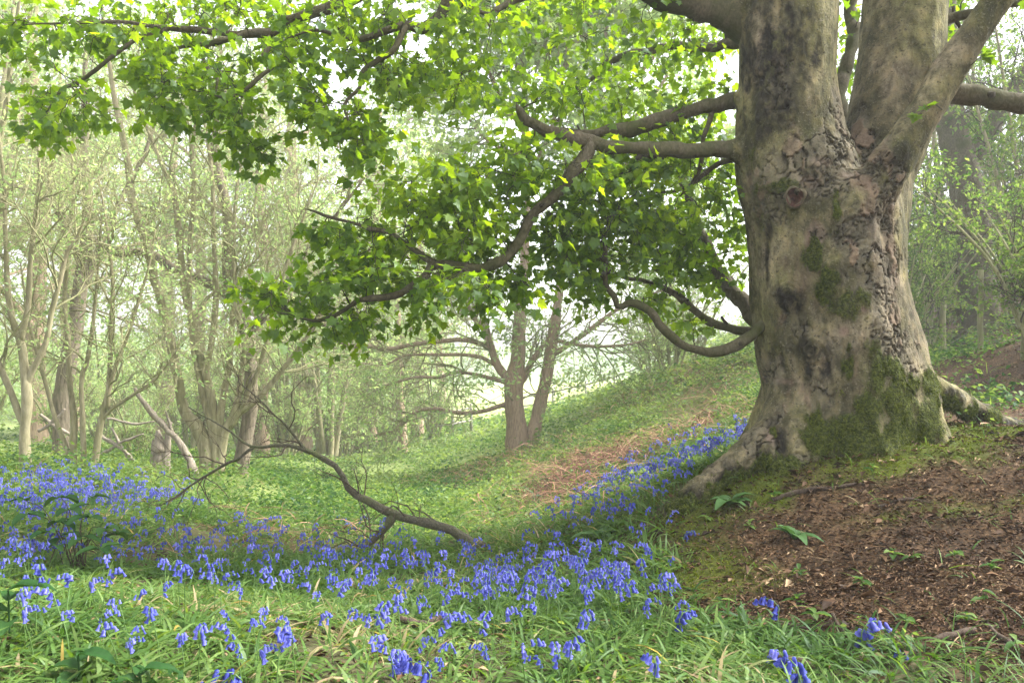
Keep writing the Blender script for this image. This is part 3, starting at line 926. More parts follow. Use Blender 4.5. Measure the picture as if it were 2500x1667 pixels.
for nm, (pts, rad) in LIMBS.items():
    c = np.array([P(*p_) for p_ in pts])
    r = np.array([r_ * p_[2] / FPX for r_, p_ in zip(rad, pts)])
    L = np.linalg.norm(np.diff(c, axis=0), axis=1).sum()
    n = max(16, int(L / .035))
    cc, rr_ = smoothline(c, n, r)
    wob = np.stack([fbm(cc * 6 + 31 * q, 2, 70 + q) - .5 for q in range(3)], -1)
    thick = rr_[:, None] > .008
    wob2 = np.stack([fbm(cc * 13 + 31 * q, 2, 170 + q) - .5 for q in range(3)], -1)
    cc = cc + wob * np.clip(rr_[:, None] * 1.4, 0, .045) + wob2 * np.clip(rr_[:, None] * .9, 0, .02)
    rr_ = rr_ * (1 + (fbm(cc * 12, 2, 75) - .5) * .6 + (fbm(cc * 4, 2, 76) - .5) * .5)
    rr_[-1] *= .3
    gg = Geo()
    gg.add(*tubes(cc, rr_, 14, cap=True))
    part('limb', gg, M['limbbark'], sy)
    k0 = 0 if nm not in ('over', 'low', 'back') else int(n * .12)
    limbpts.append(cc[k0:])
    limbrad.append(rr_[k0:])

# foliage: places where the photo shows leaf sprays; a twig is grown to each from the nearest wood
FOL = [  # column, row, half width, half height, distance, spread of distance, sprays
    (70, 90, 80, 45, 5.05, .5, 12), (190, 95, 110, 60, 5.1, .6, 22), (300, 55, 110, 50, 5.1, .6, 18), (430, 60, 120, 55, 5.15, .6, 24), (400, 170, 75, 60, 5.1, .5, 18), (400, 245, 50, 50, 5.05, .4, 13),
    (160, 245, 75, 55, 5.05, .5, 22), (90, 290, 45, 25, 5.05, .3, 6), (510, 170, 90, 80, 5.1, .6, 26), (560, 260, 70, 60, 5.05, .5, 18), (590, 330, 42, 45, 5.0, .4, 10), (620, 370, 20, 18, 5.0, .2, 3),
    (600, 40, 130, 55, 5.2, .7, 26), (690, 150, 90, 70, 5.1, .6, 24), (760, 60, 110, 60, 5.15, .6, 20), (880, 40, 110, 50, 5.15, .6, 20), (900, 130, 70, 50, 5.1, .5, 14),
    (830, 270, 85, 60, 4.95, .5, 24), (760, 275, 55, 35, 4.95, .4, 9), (880, 350, 45, 35, 4.9, .3, 8), (985, 190, 50, 45, 5.1, .4, 9), (1020, 40, 90, 50, 5.2, .6, 16), (1080, 160, 80, 70, 5.3, .6, 18),
    (1180, 70, 110, 70, 5.5, .8, 26), (1170, 210, 80, 60, 5.7, .8, 20), (1320, 60, 130, 70, 5.8, 1.0, 28), (1330, 150, 110, 70, 6.6, 1.2, 24), (1480, 60, 130, 70, 6.2, 1.2, 28), (1620, 80, 120, 60, 6.0, 1.2, 26), (1560, 160, 120, 60, 6.4, 1.2, 26),
    (1720, 150, 90, 70, 6.0, .8, 22), (1340, 250, 100, 50, 5.3, .7, 18), (1470, 235, 110, 45, 6.0, .8, 20), (1590, 235, 110, 45, 6.0, .8, 20), (1710, 235, 80, 40, 5.8, .6, 14),
    (1660, 330, 120, 40, 6.0, .8, 18), (1530, 400, 110, 45, 5.6, .7, 20), (1640, 430, 110, 50, 5.8, .7, 22), (1750, 440, 80, 60, 5.9, .6, 18), (1420, 430, 100, 45, 5.3, .7, 20), (1310, 400, 100, 50, 5.3, .7, 18), (1200, 420, 90, 40, 5.2, .6, 16),
    (1090, 440, 100, 40, 5.15, .6, 18), (1000, 475, 90, 35, 5.1, .6, 15), (1150, 500, 120, 45, 5.1, .7, 24), (960, 540, 110, 45, 5.1, .7, 20), (1060, 580, 120, 50, 5.0, .7, 24), (1180, 590, 90, 45, 5.0, .6, 18), (870, 590, 80, 40, 5.1, .5, 14), (820, 540, 60, 30, 5.2, .4, 8),
    (900, 650, 90, 45, 4.95, .6, 16), (1000, 680, 100, 45, 4.9, .6, 18), (1150, 690, 110, 45, 4.95, .6, 18), (1250, 690, 60, 45, 5.0, .5, 10), (720, 745, 85, 30, 4.8, .5, 16), (800, 700, 70, 35, 4.85, .4, 9), (880, 760, 90, 30, 4.85, .5, 13), (800, 800, 50, 22, 4.8, .4, 7), (660, 720, 45, 30, 4.8, .3, 7), (1030, 760, 50, 28, 4.9, .4, 5),
    (1330, 540, 90, 60, 5.4, .7, 20), (1450, 540, 100, 60, 5.5, .7, 24), (1560, 530, 90, 60, 5.6, .6, 26), (1680, 540, 90, 60, 6.2, .6, 20), (1400, 620, 80, 50, 5.4, .5, 14), (1540, 630, 90, 50, 5.6, .6, 17), (1650, 640, 90, 50, 6.2, .6, 17), (1770, 590, 50, 70, 6.2, .5, 13), (1600, 715, 90, 40, 6.0, .6, 13), (1720, 700, 60, 50, 6.3, .5, 10), (1430, 700, 50, 30, 5.4, .4, 5), (1660, 800, 60, 25, 5.8, .5, 5),
    (2060, 100, 40, 120, 6.6, .6, 12), (2060, 260, 30, 60, 6.6, .4, 6), (2250, 40, 60, 50, 6.8, .6, 8), (1740, 70, 60, 50, 6.2, .6, 10), (2360, 80, 60, 40, 6.6, .6, 6),
    # the crown above the picture, which shades the ground
    (1000, -160, 420, 110, 5.2, 1.6, 110), (1700, -150, 420, 110, 6.0, 1.8, 110), (2400, -140, 400, 110, 5.8, 1.8, 80), (300, -120, 350, 80, 5.2, 1.3, 60), (2950, -80, 330, 110, 5.2, 1.6, 70), (3300, -30, 300, 110, 4.2, 1.4, 50),
]
att = []
for (cx, cy_, rx, ry, Y, dY, n) in FOL:
    n = int(round(n * (.34 if (cx > 1140 and cy_ < 245 and cx < 1760) else 1.05 if (cx > 1380 and 300 < cy_ < 660) else .66 if cy_ > 380 else .95 if (cx > 840 and cx <= 1140) else .64))) if cy_ > 0 else int(n * (.28 if cx < 2000 else .9))
    a = rng.uniform(0, 2 * math.pi, n)
    r = np.sqrt(rng.uniform(0, 1, n))
    yy = Y + rng.uniform(-dY, dY, n) * .8
    Y += (.45 if cy_ > 380 else .3) if cy_ > 0 else 0
    att.append(np.array([P(cx + rx * r_ * math.cos(a_), cy_ + ry * r_ * math.sin(a_), y_) for a_, r_, y_ in zip(a, r, yy)]))
# far and upper crown, wide and thin
nu = 150
uu = rng.normal(size=(nu, 3))
uu = norm(uu) * np.cbrt(rng.uniform(.35, 1, nu))[:, None]
att.append(np.array([2.2, 6.2, 5.6]) + uu * np.array([4.4, 3.6, 1.9]))
att = np.vstack(att)
keep = ~((np.abs(pix(att)[0] - 2050) < 260) & (att[:, 1] < 5.9) & (att[:, 2] < 3.9))
att = att[keep]
spine = np.vstack(limbpts)
srad = np.concatenate(limbrad)
cc, rr_ = stemtube(trunk_parts[1], 40)
spine = np.vstack([spine, cc[22:]])
srad = np.concatenate([srad, np.full(len(cc) - 22, .03)])
cc, rr_ = stemtube(trunk_parts[2], 40)
spine = np.vstack([spine, cc[22:]])
srad = np.concatenate([srad, np.full(len(cc) - 22, .03)])
dmin = np.array([np.sqrt(((spine - a_) ** 2).sum(1)).min() for a_ in att])
order = np.argsort(dmin)
buf = np.empty((len(spine) + len(att) * 8, 3))
brad = np.empty(len(buf))
buf[:len(spine)], brad[:len(spine)] = spine, srad
nb_ = len(spine)
TW, TR = [], []
for i in order:
    a_ = att[i]
    d = np.sqrt(((buf[:nb_] - a_) ** 2).sum(1))
    j = int(np.argmin(d + .04 * (brad[:nb_] < .004)))
    s_ = buf[j]
    L = d[j]
    tt = np.linspace(0, 1, 8)[:, None]
    sag = rng.normal(size=3) * .10 * L
    line = s_ + (a_ - s_) * tt + np.sin(tt * math.pi) * (sag + np.array([0, 0, .06 * L]))
    line[1:-1] += rng.normal(size=(6, 3)) * .028 * min(L, .6)
    r0 = min(brad[j] * .6, .003 + .007 * L)
    rr_ = np.linspace(max(r0, .0028), .0018, 8)
    TW.append(line)
    TR.append(rr_)
    buf[nb_:nb_ + 8] = line
    brad[nb_:nb_ + 8] = rr_
    nb_ += 8
TW, TR = np.array(TW), np.array(TR)
gg = Geo()
gg.add(*tubes(TW, TR, 5))
# short leafy side shoots
SP, SR = spawn(TW, TR, 4, .35, 1.0, 48, .24, 5, -.03, .22, .6, .0014, .6, .3)
gg.add(*tubes(SP, SR, 4))
for lp_, lr_ in zip(limbpts, limbrad):
    if lr_.max() > .03:
        bp_, br_ = spawn(lp_[None], lr_[None], 5, .1, .9, 62, .09, 4, .0, .12, .42, .004, .8)
        gg.add(*tubes(bp_, br_, 7, cap=True))
part('twigs', gg, M['twigbark'], sy)
ends = np.concatenate([SP[:, 2], SP[:, 3], SP[:, 4], SP[:, 4], SP[:, 1], TW[:, 7], TW[:, 5]])
tang = np.concatenate([SP[:, 3] - SP[:, 1], SP[:, 4] - SP[:, 2], SP[:, 4] - SP[:, 3], SP[:, 4] - SP[:, 2], SP[:, 2] - SP[:, 0], TW[:, 7] - TW[:, 5], TW[:, 6] - TW[:, 4]])
N = len(ends)
inview = np.ones(N, bool)
# sprays hang beside and behind the boughs, which stay bare on their open side
lp = np.vstack(limbpts)[np.concatenate(limbrad) > .009]
bare = np.zeros(N, bool)
for s0 in range(0, N, 3000):
    e_ = ends[s0:s0 + 3000]
    dx_ = np.hypot(e_[:, None, 0] - lp[None, :, 0], e_[:, None, 2] - lp[None, :, 2])
    dy_ = lp[None, :, 1] - e_[:, None, 1]
    bare[s0:s0 + 3000] = ((dx_ < .085) & (dy_ > -.03) & (dy_ < .9)).any(1)
keep = ~(bare & (rng.uniform(0, 1, N) < .9))
ends, tang = ends[keep], tang[keep]
N = len(ends)
d = norm(norm(tang) * .5 + rng.normal(size=(N, 3)) * .6 + np.array([0, 0, -.42]))
nr = norm(rng.normal(size=(N, 3)) * .55 + np.array([0, -.12, .95]))
sz = rng.uniform(.032, .072, N)
patch = fbm(ends * 1.7, 2, 91)
r0 = np.clip(rng.normal(.45, .22, N) + (patch - .5) * .7, 0, 1)
gg = Geo()
v_, f_, r_ = palm_leaves(ends + rng.normal(size=(N, 3)) * .02 + d * .03, d, nr, sz, r0)
gg.add(v_, f_, r_)
part('crown', gg, M['maple'], sy, smooth=False)
print('sycamore leaves', N, 'twigs', len(TW))
# two leafy sprigs sprouting from the slanting stem
for (px_, py_, qx, qy) in ((2300, 268, 2240, 282), (2370, 160, 2420, 150)):
    c_, n_ = on_trunk(px_, py_)
    e_ = P(qx, qy, c_[1] - .14)
    ln = smoothline(np.array([c_, (c_ + e_) * .5 + [0, -.03, .04], e_]), 8)
    gg = Geo()
    gg.add(*tubes(ln, np.linspace(.004, .002, 8), 5))
    k_ = 7
    pos_ = ln[rng.integers(4, 8, k_)]
    dd_ = norm(rng.normal(size=(k_, 3)) * .7 + norm(e_ - c_) + np.array([0, -.3, -.3]))
    v_, f_, r_ = palm_leaves(pos_, dd_, rng.normal(size=(k_, 3)) * .4 + np.array([0, -.4, .9]), rng.uniform(.04, .075, k_), rng.uniform(.2, .6, k_))
    gg.add(v_, f_, r_, 1)
    part('sprig', gg, [M['twigbark'], M['maple']], sy, smooth=False)


# ------------------------------------------------------------------ other trees
def wood(parent, stems, mat, k=10, name='stem'):
    Ps, Rs = [], []
    for pts, rad in stems:
        L = np.linalg.norm(np.diff(pts, axis=0), axis=1).sum()
        n = int(np.clip(L / .08, 14, 60))
        cc, rr_ = smoothline(pts, n, rad)
        wob = np.stack([fbm(cc * 2.5 + 17 * q, 2, 80 + q) - .5 for q in range(3)], -1)
        cc = cc + wob * np.clip(rr_[:, None] * .8, 0, .05)
        rr_ = rr_ * (1 + (fbm(cc * 5, 2, 85) - .5) * .3)
        gg = Geo()
        gg.add(*tubes(cc, rr_, k, cap=True))
        part(name, gg, mat, parent)
        c2, r2 = smoothline(pts, 16, rad)
        Ps.append(c2)
        Rs.append(r2)
    return np.array(Ps), np.array(Rs)


def dress(parent, Ps, Rs, K=(9, 5, 4), Ls=(1.6, .8, .4), t0=.3, leaves=3, size=.05, mleaf='pale_leaf', mtwig='paletwig', up=.06, ang=45, wander=.22, spread=.02, rbias=.45, flat=0.0, rcap=.02):
    gg = Geo()
    P1, R1 = spawn(Ps, np.minimum(Rs, rcap), K[0], t0, 1.0, ang, Ls[0], 9, up, wander, .6, .004, .3, flat)
    gg.add(*tubes(P1, R1, 5))
    P2, R2 = spawn(P1, R1, K[1], .2, 1.0, 46, Ls[1], 7, up * .6, wander * 1.1, .6, .0025, .35, flat)
    gg.add(*tubes(P2, R2, 4))
    P3, R3 = spawn(P2, R2, K[2], .2, 1.0, 46, Ls[2], 5, up * .3, wander * 1.1, .65, .002, .5, flat)
    gg.add(*tubes(P3, R3, 3))
    part('branches', gg, M[mtwig], parent)
    M3, n3 = P3.shape[:2]
    idx = np.repeat(np.arange(M3), leaves)
    t_ = rng.uniform(.25, 1, len(idx)) * (n3 - 1)
    i = np.minimum(t_.astype(int), n3 - 2)
    f = (t_ - i)[:, None]
    pos = P3[idx, i] * (1 - f) + P3[idx, i + 1] * f + rng.normal(size=(len(idx), 3)) * spread
    kp = (fbm(pos * np.array([1.1, 1.1, 1.7]), 3, 97) + rng.normal(0, .04, len(pos))) > .44
    pos, idx, i = pos[kp], idx[kp], i[kp]
    N = len(pos)
    d = norm(rng.normal(size=(N, 3)) * .8 + norm(P3[idx, i + 1] - P3[idx, i]) * .5 + np.array([0, 0, -.2]))
    nr = rng.normal(size=(N, 3)) * .6 + np.array([0, 0, .8])
    gg = Geo()
    v_, f_ = leaf_quads(pos, d, nr, size * rng.uniform(.7, 1.6, N), .55)
    gg.add(v_, f_, np.repeat(np.clip(rng.normal(rbias, .25, N) + (fbm(pos * 1.1, 2, 95) - .5) * .8, 0, 1), 4))
    part('crown', gg, M[mleaf], parent, smooth=False)
    return N


def traced(spec, Y, thin=1.0):
    """list of (points (px,py[,Y]), radii px)"""
    out_ = []
    for pts, rad in spec:
        c = path(pts, Y)
        if isinstance(rad, tuple) and len(rad) == 2:
            rad = np.linspace(rad[0], rad[1], len(pts))
        r = np.array(rad) * c[:, 1] / FPX * thin
        out_.append((c, r))
    return out_


def base_at(px, py, Y):
    p = P(px, py, Y)
    return (p[0], p[1], g1(p[0], p[1]))


# --- many-stemmed coppice, left of centre
t_ = thing('coppice_tree', 'many-stemmed pale tree whose trunks fan out from one base, left of centre', 'tree', base_at(528, 1150, 10))
sp = traced([
    ([(515, 1185), (505, 1110, 10), (478, 1040), (452, 1002), (432, 914), (413, 825), (394, 741), (375, 676), (354, 582), (325, 490), (314, 402), (298, 325), (283, 249), (268, 160), (252, 40), (240, -120)], (30, 24, 19, 16, 14, 13.5, 13, 12.5, 12, 11, 10, 9, 8, 6, 5, 3)),
    ([(530, 1185), (528, 1100), (509, 1009), (494, 952), (474, 856), (471, 818), (465, 768), (463, 665), (467, 555), (474, 459), (467, 364), (480, 306), (500, 200), (520, 60)], (24, 18, 13, 11, 9, 8.5, 8, 7.5, 7, 6.5, 6, 5, 4, 2)),
    ([(530, 1150), (520, 990), (509, 933), (494, 887), (478, 795), (455, 734), (444, 657), (436, 550), (425, 467), (394, 402), (364, 325), (330, 230), (300, 120)], (16, 13, 12, 11, 10.5, 10, 9.5, 9, 8, 6.5, 5, 4, 2)),
    ([(540, 1150), (536, 1040), (547, 963), (559, 894), (566, 799), (574, 703), (569, 627), (575, 500), (590, 380), (620, 260)], (15, 12, 10, 9, 8, 7, 6, 5, 4, 2)),
    ([(520, 1000), (505, 910), (517, 837), (528, 741), (526, 665), (521, 550), (518, 430), (505, 330), (480, 200)], (10, 9, 9, 8.5, 8, 7, 6, 5, 2)),
    ([(535, 1160), (545, 1067), (574, 1009), (586, 940), (597, 856), (601, 828), (585, 775), (574, 735), (590, 660)], (18, 15, 12, 8, 7, 6, 5, 4, 2)),
    ([(560, 1045), (586, 1009), (631, 975), (670, 929), (712, 875), (746, 826), (770, 795), (800, 730)], (12, 10, 9, 8, 7, 6, 5, 2.5)),
    ([(590, 1000), (605, 963), (628, 914), (647, 848), (666, 764), (690, 680), (730, 560), (780, 430)], (8, 8, 7.5, 7, 6, 5, 4, 2)),
    ([(470, 800), (476, 772), (513, 722), (543, 703), (574, 665), (620, 640), (660, 590)], (6, 5.5, 5, 4.5, 3.5, 2.5, 1.5)),
], 10, .84)
Ps, Rs = wood(t_, sp, M['hazelbark'])
n1_ = dress(t_, Ps, Rs, (14, 6, 4), (1.6, .8, .38), .36, 2, .048, ang=42)

t_ = thing('forked_tree', 'slim tree forking low into upright limbs at the left edge', 'tree', base_at(63, 1147, 8))
sp = traced([
    ([(64, 1190), (63, 1120), (61, 1047), (66, 971), (58, 894), (50, 837), (31, 780), (20, 703), (15, 588), (8, 430), (-10, 250)], (18, 15.5, 14, 14, 12, 11, 9, 8, 6, 5, 2)),
    ([(60, 950), (74, 914), (111, 837), (126, 760), (149, 676), (165, 619), (191, 573), (230, 480)], (9, 8.5, 8, 7.5, 6.5, 5.5, 4, 2)),
    ([(50, 840), (54, 812), (69, 749), (73, 646), (84, 550), (96, 430), (90, 280)], (9, 9, 8, 7, 6, 4, 2)),
    ([(60, 1040), (46, 1009), (23, 944), (0, 891), (-40, 800), (-90, 650)], (9, 9.5, 9, 8.5, 7, 4)),
], 8, .85)
Ps, Rs = wood(t_, sp, M['hazelbark'])
dress(t_, Ps, Rs, (12, 6, 4), (1.2, .65, .33), .33, 2, .045, ang=42)

t_ = thing('clump_tree', 'clump of thin splayed pale stems with peeling dead wood, second from left edge', 'tree', base_at(207, 1150, 9))
sp = traced([
    ([(185, 1180), (178, 1120), (180, 1028), (172, 952), (166, 818), (158, 734), (166, 600), (180, 470), (170, 330)], (12, 11, 9, 8, 7.5, 7, 6, 4, 2)),
    ([(180, 1160), (165, 1101), (134, 1021), (111, 933), (96, 883), (70, 780), (50, 640)], (8, 6.5, 6, 5.5, 5, 3.5, 2)),
    ([(222, 1180), (231, 1124), (246, 1028), (262, 965), (283, 894), (318, 799), (344, 715), (362, 660), (380, 560)], (15, 11, 9, 7.5, 6.5, 5.5, 4.5, 3.5, 2)),
    ([(245, 1030), (270, 1000), (325, 963), (383, 921), (440, 850)], (6, 5.5, 4.5, 3.5, 2)),
    ([(205, 1175), (203, 1086), (199, 933), (214, 875), (228, 780), (240, 640), (250, 500)], (10, 8, 6.5, 6, 5, 4, 2)),
    ([(262, 1000), (268, 900), (272, 800), (275, 700), (262, 560), (240, 430)], (7, 6.5, 6, 5.5, 4, 2)),
], 9, .85)
Ps, Rs = wood(t_, sp, M['hazelbark'])
dress(t_, Ps, Rs, (12, 6, 4), (1.3, .7, .35), .33, 2, .045, ang=44)

t_ = thing('leaning_tree', 'dark burred trunk close behind the many-stemmed tree, one long bough arching left', 'tree', base_at(588, 1140, 11))
sp = traced([
    ([(585, 1180), (588, 1135), (608, 1009), (613, 914), (602, 810), (570, 722), (556, 646), (560, 550), (545, 471), (528, 390), (530, 250), (540, 60)], (22, 20, 18, 17, 19, 16, 15, 14, 13, 11, 8, 4)),
    ([(572, 730), (536, 703), (471, 676), (421, 653), (383, 625), (344, 615), (291, 619), (245, 597), (200, 566), (172, 543), (134, 505), (77, 467), (0, 444), (-80, 420)], (13, 12, 11, 10.5, 10, 9.5, 9.5, 9, 8, 7.5, 6.5, 5.5, 4, 2)),
    ([(606, 820), (640, 780), (700, 700), (760, 600), (840, 500), (900, 420)], (9, 8, 6.5, 5, 4, 2)),
], 11)
Ps, Rs = wood(t_, sp, M['darkbark'], name='limb')
t_.children[0].name = 'trunk'
dress(t_, Ps, Rs, (20, 6, 4), (1.6, .8, .4), .2, 3, .05, ang=52)

t_ = thing('old_tree', 'thick furrowed trunk standing behind the clump of thin stems', 'tree', base_at(150, 1120, 13))
sp = traced([
    ([(140, 1160), (150, 1110), (152, 971), (180, 818), (196, 703), (210, 620), (215, 500), (205, 350), (210, 120)], (32, 26, 23, 22, 20, 18, 15, 11, 6)),
    ([(190, 720), (240, 620), (290, 500), (350, 380), (400, 240)], (12, 10, 8, 6, 3)),
    ([(200, 650), (150, 540), (110, 420), (70, 300)], (11, 9, 7, 3)),
], 13, .85)
Ps, Rs = wood(t_, sp, M['darkbark'], name='limb')
t_.children[0].name = 'trunk'
dress(t_, Ps, Rs, (14, 6, 4), (2.0, 1.0, .5), .35, 3, .065, ang=50)

# --- the oak in the middle distance
t_ = thing('oak_tree', 'twin-trunked oak with low spreading boughs in the misty centre', 'tree', base_at(1268, 1105, 17))
sp = traced([
    ([(1268, 1150), (1265, 1105), (1259, 1028), (1254, 971), (1254, 935), (1264, 880), (1268, 800), (1275, 700), (1285, 560), (1290, 400)], (36, 30, 25, 23, 24, 18, 16, 13, 9, 5)),
    ([(1285, 1120), (1297, 1074), (1313, 1009), (1331, 933), (1343, 875), (1354, 800), (1366, 700), (1380, 560)], (20, 17, 16, 15, 14, 13, 10, 6)),
    ([(1256, 945), (1235, 918), (1213, 891), (1198, 848), (1183, 799), (1175, 760), (1160, 690), (1150, 600)], (13, 11, 10, 9.5, 9, 8, 6, 3)),
    ([(1258, 945), (1280, 920), (1300, 880), (1330, 840), (1370, 800)], (10, 9, 7, 5, 3)),
    ([(1250, 940), (1232, 933), (1175, 917), (1114, 908), (1068, 921), (1014, 921), (953, 937), (900, 960)], (6, 5.5, 5, 4.5, 4, 3.5, 2.5, 1.5)),
    ([(1215, 895), (1198, 885), (1160, 868), (1068, 866), (991, 868), (940, 890), (880, 885)], (6, 5, 4.5, 4, 3, 2, 1.5)),
    ([(1250, 990), (1238, 986), (1183, 1003), (1125, 1009), (1068, 998), (1014, 1005), (976, 1044), (934, 1059), (892, 1074)], (6, 6, 5.5, 5, 4.5, 4, 3, 2.5, 2)),
    ([(1200, 850), (1130, 830), (1010, 841), (953, 852), (896, 845), (838, 841), (805, 812), (780, 770)], (6, 5.5, 5, 5.5, 5.5, 5, 4, 2)),
    ([(1345, 870), (1420, 820), (1500, 760), (1560, 730), (1640, 700)], (7, 6, 5, 4, 2)),
    ([(1350, 830), (1440, 845), (1540, 840), (1600, 820)], (5, 4, 3, 2)),
    ([(1190, 810), (1160, 780), (1140, 740), (1100, 680)], (8, 7, 5, 3)),
], 17)
Ps, Rs = wood(t_, sp, M['oakbark'], name='limb')
t_.children[0].name = 'trunk'
t_.children[1].name = 'trunk'
dress(t_, Ps, Rs, (14, 6, 4), (2.0, 1.1, .55), .2, 5, .075, ang=48, up=.0, flat=.3, rbias=.55, rcap=.03)
sp = traced([
    ([(1288, 450), (1285, 300), (1270, 120), (1260, -100)], (8, 7, 6, 3)),
    ([(1375, 600), (1410, 440), (1450, 280), (1480, 80), (1500, -80)], (9, 8, 7, 5, 3)),
    ([(1300, 420), (1350, 300), (1380, 150), (1400, 0)], (6, 5, 4, 2)),
    ([(1420, 420), (1520, 320), (1620, 200), (1680, 80)], (7, 6, 4, 2)),
    ([(1285, 330), (1220, 230), (1170, 120), (1150, 0)], (6, 5, 4, 2)),
    ([(1430, 380), (1540, 400), (1650, 360), (1740, 320)], (5, 4, 3, 2)),
    ([(1270, 200), (1240, 60), (1200, -80), (1180, -200)], (5, 4, 3, 2)),
    ([(1380, 170), (1440, 40), (1520, -60), (1560, -180)], (5, 4, 3, 2)),
    ([(1470, 260), (1580, 160), (1680, 20), (1760, -80)], (5, 4, 3, 2)),
    ([(1290, 380), (1200, 350), (1130, 270), (1090, 200)], (5, 4, 3, 2)),
    ([(1400, 460), (1500, 520), (1620, 520), (1740, 480)], (5, 4, 3, 2)),
    ([(1340, 320), (1380, 260), (1330, 120), (1330, 20)], (5, 4, 3, 2)),
], 17)
Ps, Rs = wood(t_, sp, M['oakbark'], name='limb')
dress(t_, Ps, Rs, (14, 7, 4), (2.0, 1.1, .6), .05, 9, .12, ang=55, up=.0, flat=.3, rbias=.65, rcap=.03, spread=.06)

# --- right: great trunk beyond the fence
t_ = thing('bark_tree', 'huge rough-barked trunk beyond the wire fence, right of the sycamore', 'tree', base_at(2385, 800, 16))
sp = traced([
    ([(2390, 850), (2390, 780), (2382, 650), (2372, 520), (2350, 420), (2322, 300), (2310, 150), (2300, -80), (2300, -400)], (60, 46, 38, 37, 38, 35, 31, 26, 16)),
    ([(2350, 430), (2400, 340), (2460, 240), (2540, 120), (2600, -50)], (26, 24, 20, 15, 8)),
], 16)
Ps, Rs = wood(t_, sp, M['limbbark'], 18, name='limb')
t_.children[0].name = 'trunk'
dress(t_, Ps, Rs, (22, 6, 4), (2.6, 1.2, .55), .1, 5, .085, 'nettle', 'twigbark', ang=60, up=-.02, rcap=.03, rbias=.5)


# --- prototypes for the misty woods: built once, copied as things
def proto_tree(name, label, cat, kind, leafm='pale_leaf', twm='paletwig'):
    t = thing(name, label, cat, (0, 0, 0))
    if kind == 'tall':
        H = 11
        st = [(np.array([[0, 0, -.6], [.05, 0, 1], [.15, .1, 3], [.1, .2, 5.5], [.3, .1, 8], [.2, .3, H]]), np.array([.30, .22, .18, .15, .10, .03]))]
        for k in range(9):
            a = k * 2.4
            z0 = 2.4 + k * .75
            L = 3.4 - .22 * k
            st.append((np.array([[.1, .1, z0], [.1 + .4 * L * math.cos(a), .1 + .4 * L * math.sin(a), z0 + .3 * L], [.1 + L * math.cos(a), .1 + L * math.sin(a), z0 + .55 * L]]), np.array([.07, .05, .015])))
        Ps, Rs = wood(t, st, M['oakbark'], 8, name='limb')
        t.children[0].name = 'trunk'
        dress(t, Ps, Rs, (12, 6, 3), (1.8, 1.0, .5), .25, 4, .10, ang=50, rcap=.03, spread=.05, rbias=.5)
    elif kind == 'coppice':
        st = []
        for k in range(7):
            a = k * .9 + .3
            L = 6.5 + (k % 3)
            lean = .12 + .07 * (k % 4)
            p = np.array([[0.12 * math.cos(a), .12 * math.sin(a), -.4], [.25 * math.cos(a), .25 * math.sin(a), .6], [L * lean * .5 * math.cos(a), L * lean * .5 * math.sin(a), L * .45], [L * lean * math.cos(a), L * lean * math.sin(a), L]])
            st.append((p, np.array([.12, .085, .055, .015])))
        Ps, Rs = wood(t, st, M['hazelbark'], 7)
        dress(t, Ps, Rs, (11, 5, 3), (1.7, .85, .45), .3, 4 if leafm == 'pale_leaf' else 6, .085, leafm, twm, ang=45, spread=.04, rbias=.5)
    elif kind == 'shrub':
        st = []
        for k in range(9):
            a = k * .75
            L = 2.2 + .4 * (k % 3)
            lean = .3 + .12 * (k % 3)
            p = np.array([[0.05 * math.cos(a), .05 * math.sin(a), -.2], [L * lean * .4 * math.cos(a), L * lean * .4 * math.sin(a), L * .45], [L * lean * 1.1 * math.cos(a), L * lean * 1.1 * math.sin(a), L * .9]])
            st.append((p, np.array([.03, .022, .008])))
        Ps, Rs = wood(t, st, M['paletwig'], 6)
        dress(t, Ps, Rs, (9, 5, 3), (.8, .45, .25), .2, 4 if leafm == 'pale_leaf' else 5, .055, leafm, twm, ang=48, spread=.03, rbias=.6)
    return t


def inst(proto, first, px, py, Y, rz, sc, label, group):
    p = P(px, py, Y)
    z = g1(p[0], p[1])
    if first:
        proto.location = (p[0], p[1], z)
        proto.rotation_euler = (0, 0, rz)
        proto.scale = (sc, sc, sc)
        proto['label'] = label
        proto['group'] = group
        return proto
    return copy_tree(proto, (p[0], p[1], z), rz, sc, label, group)


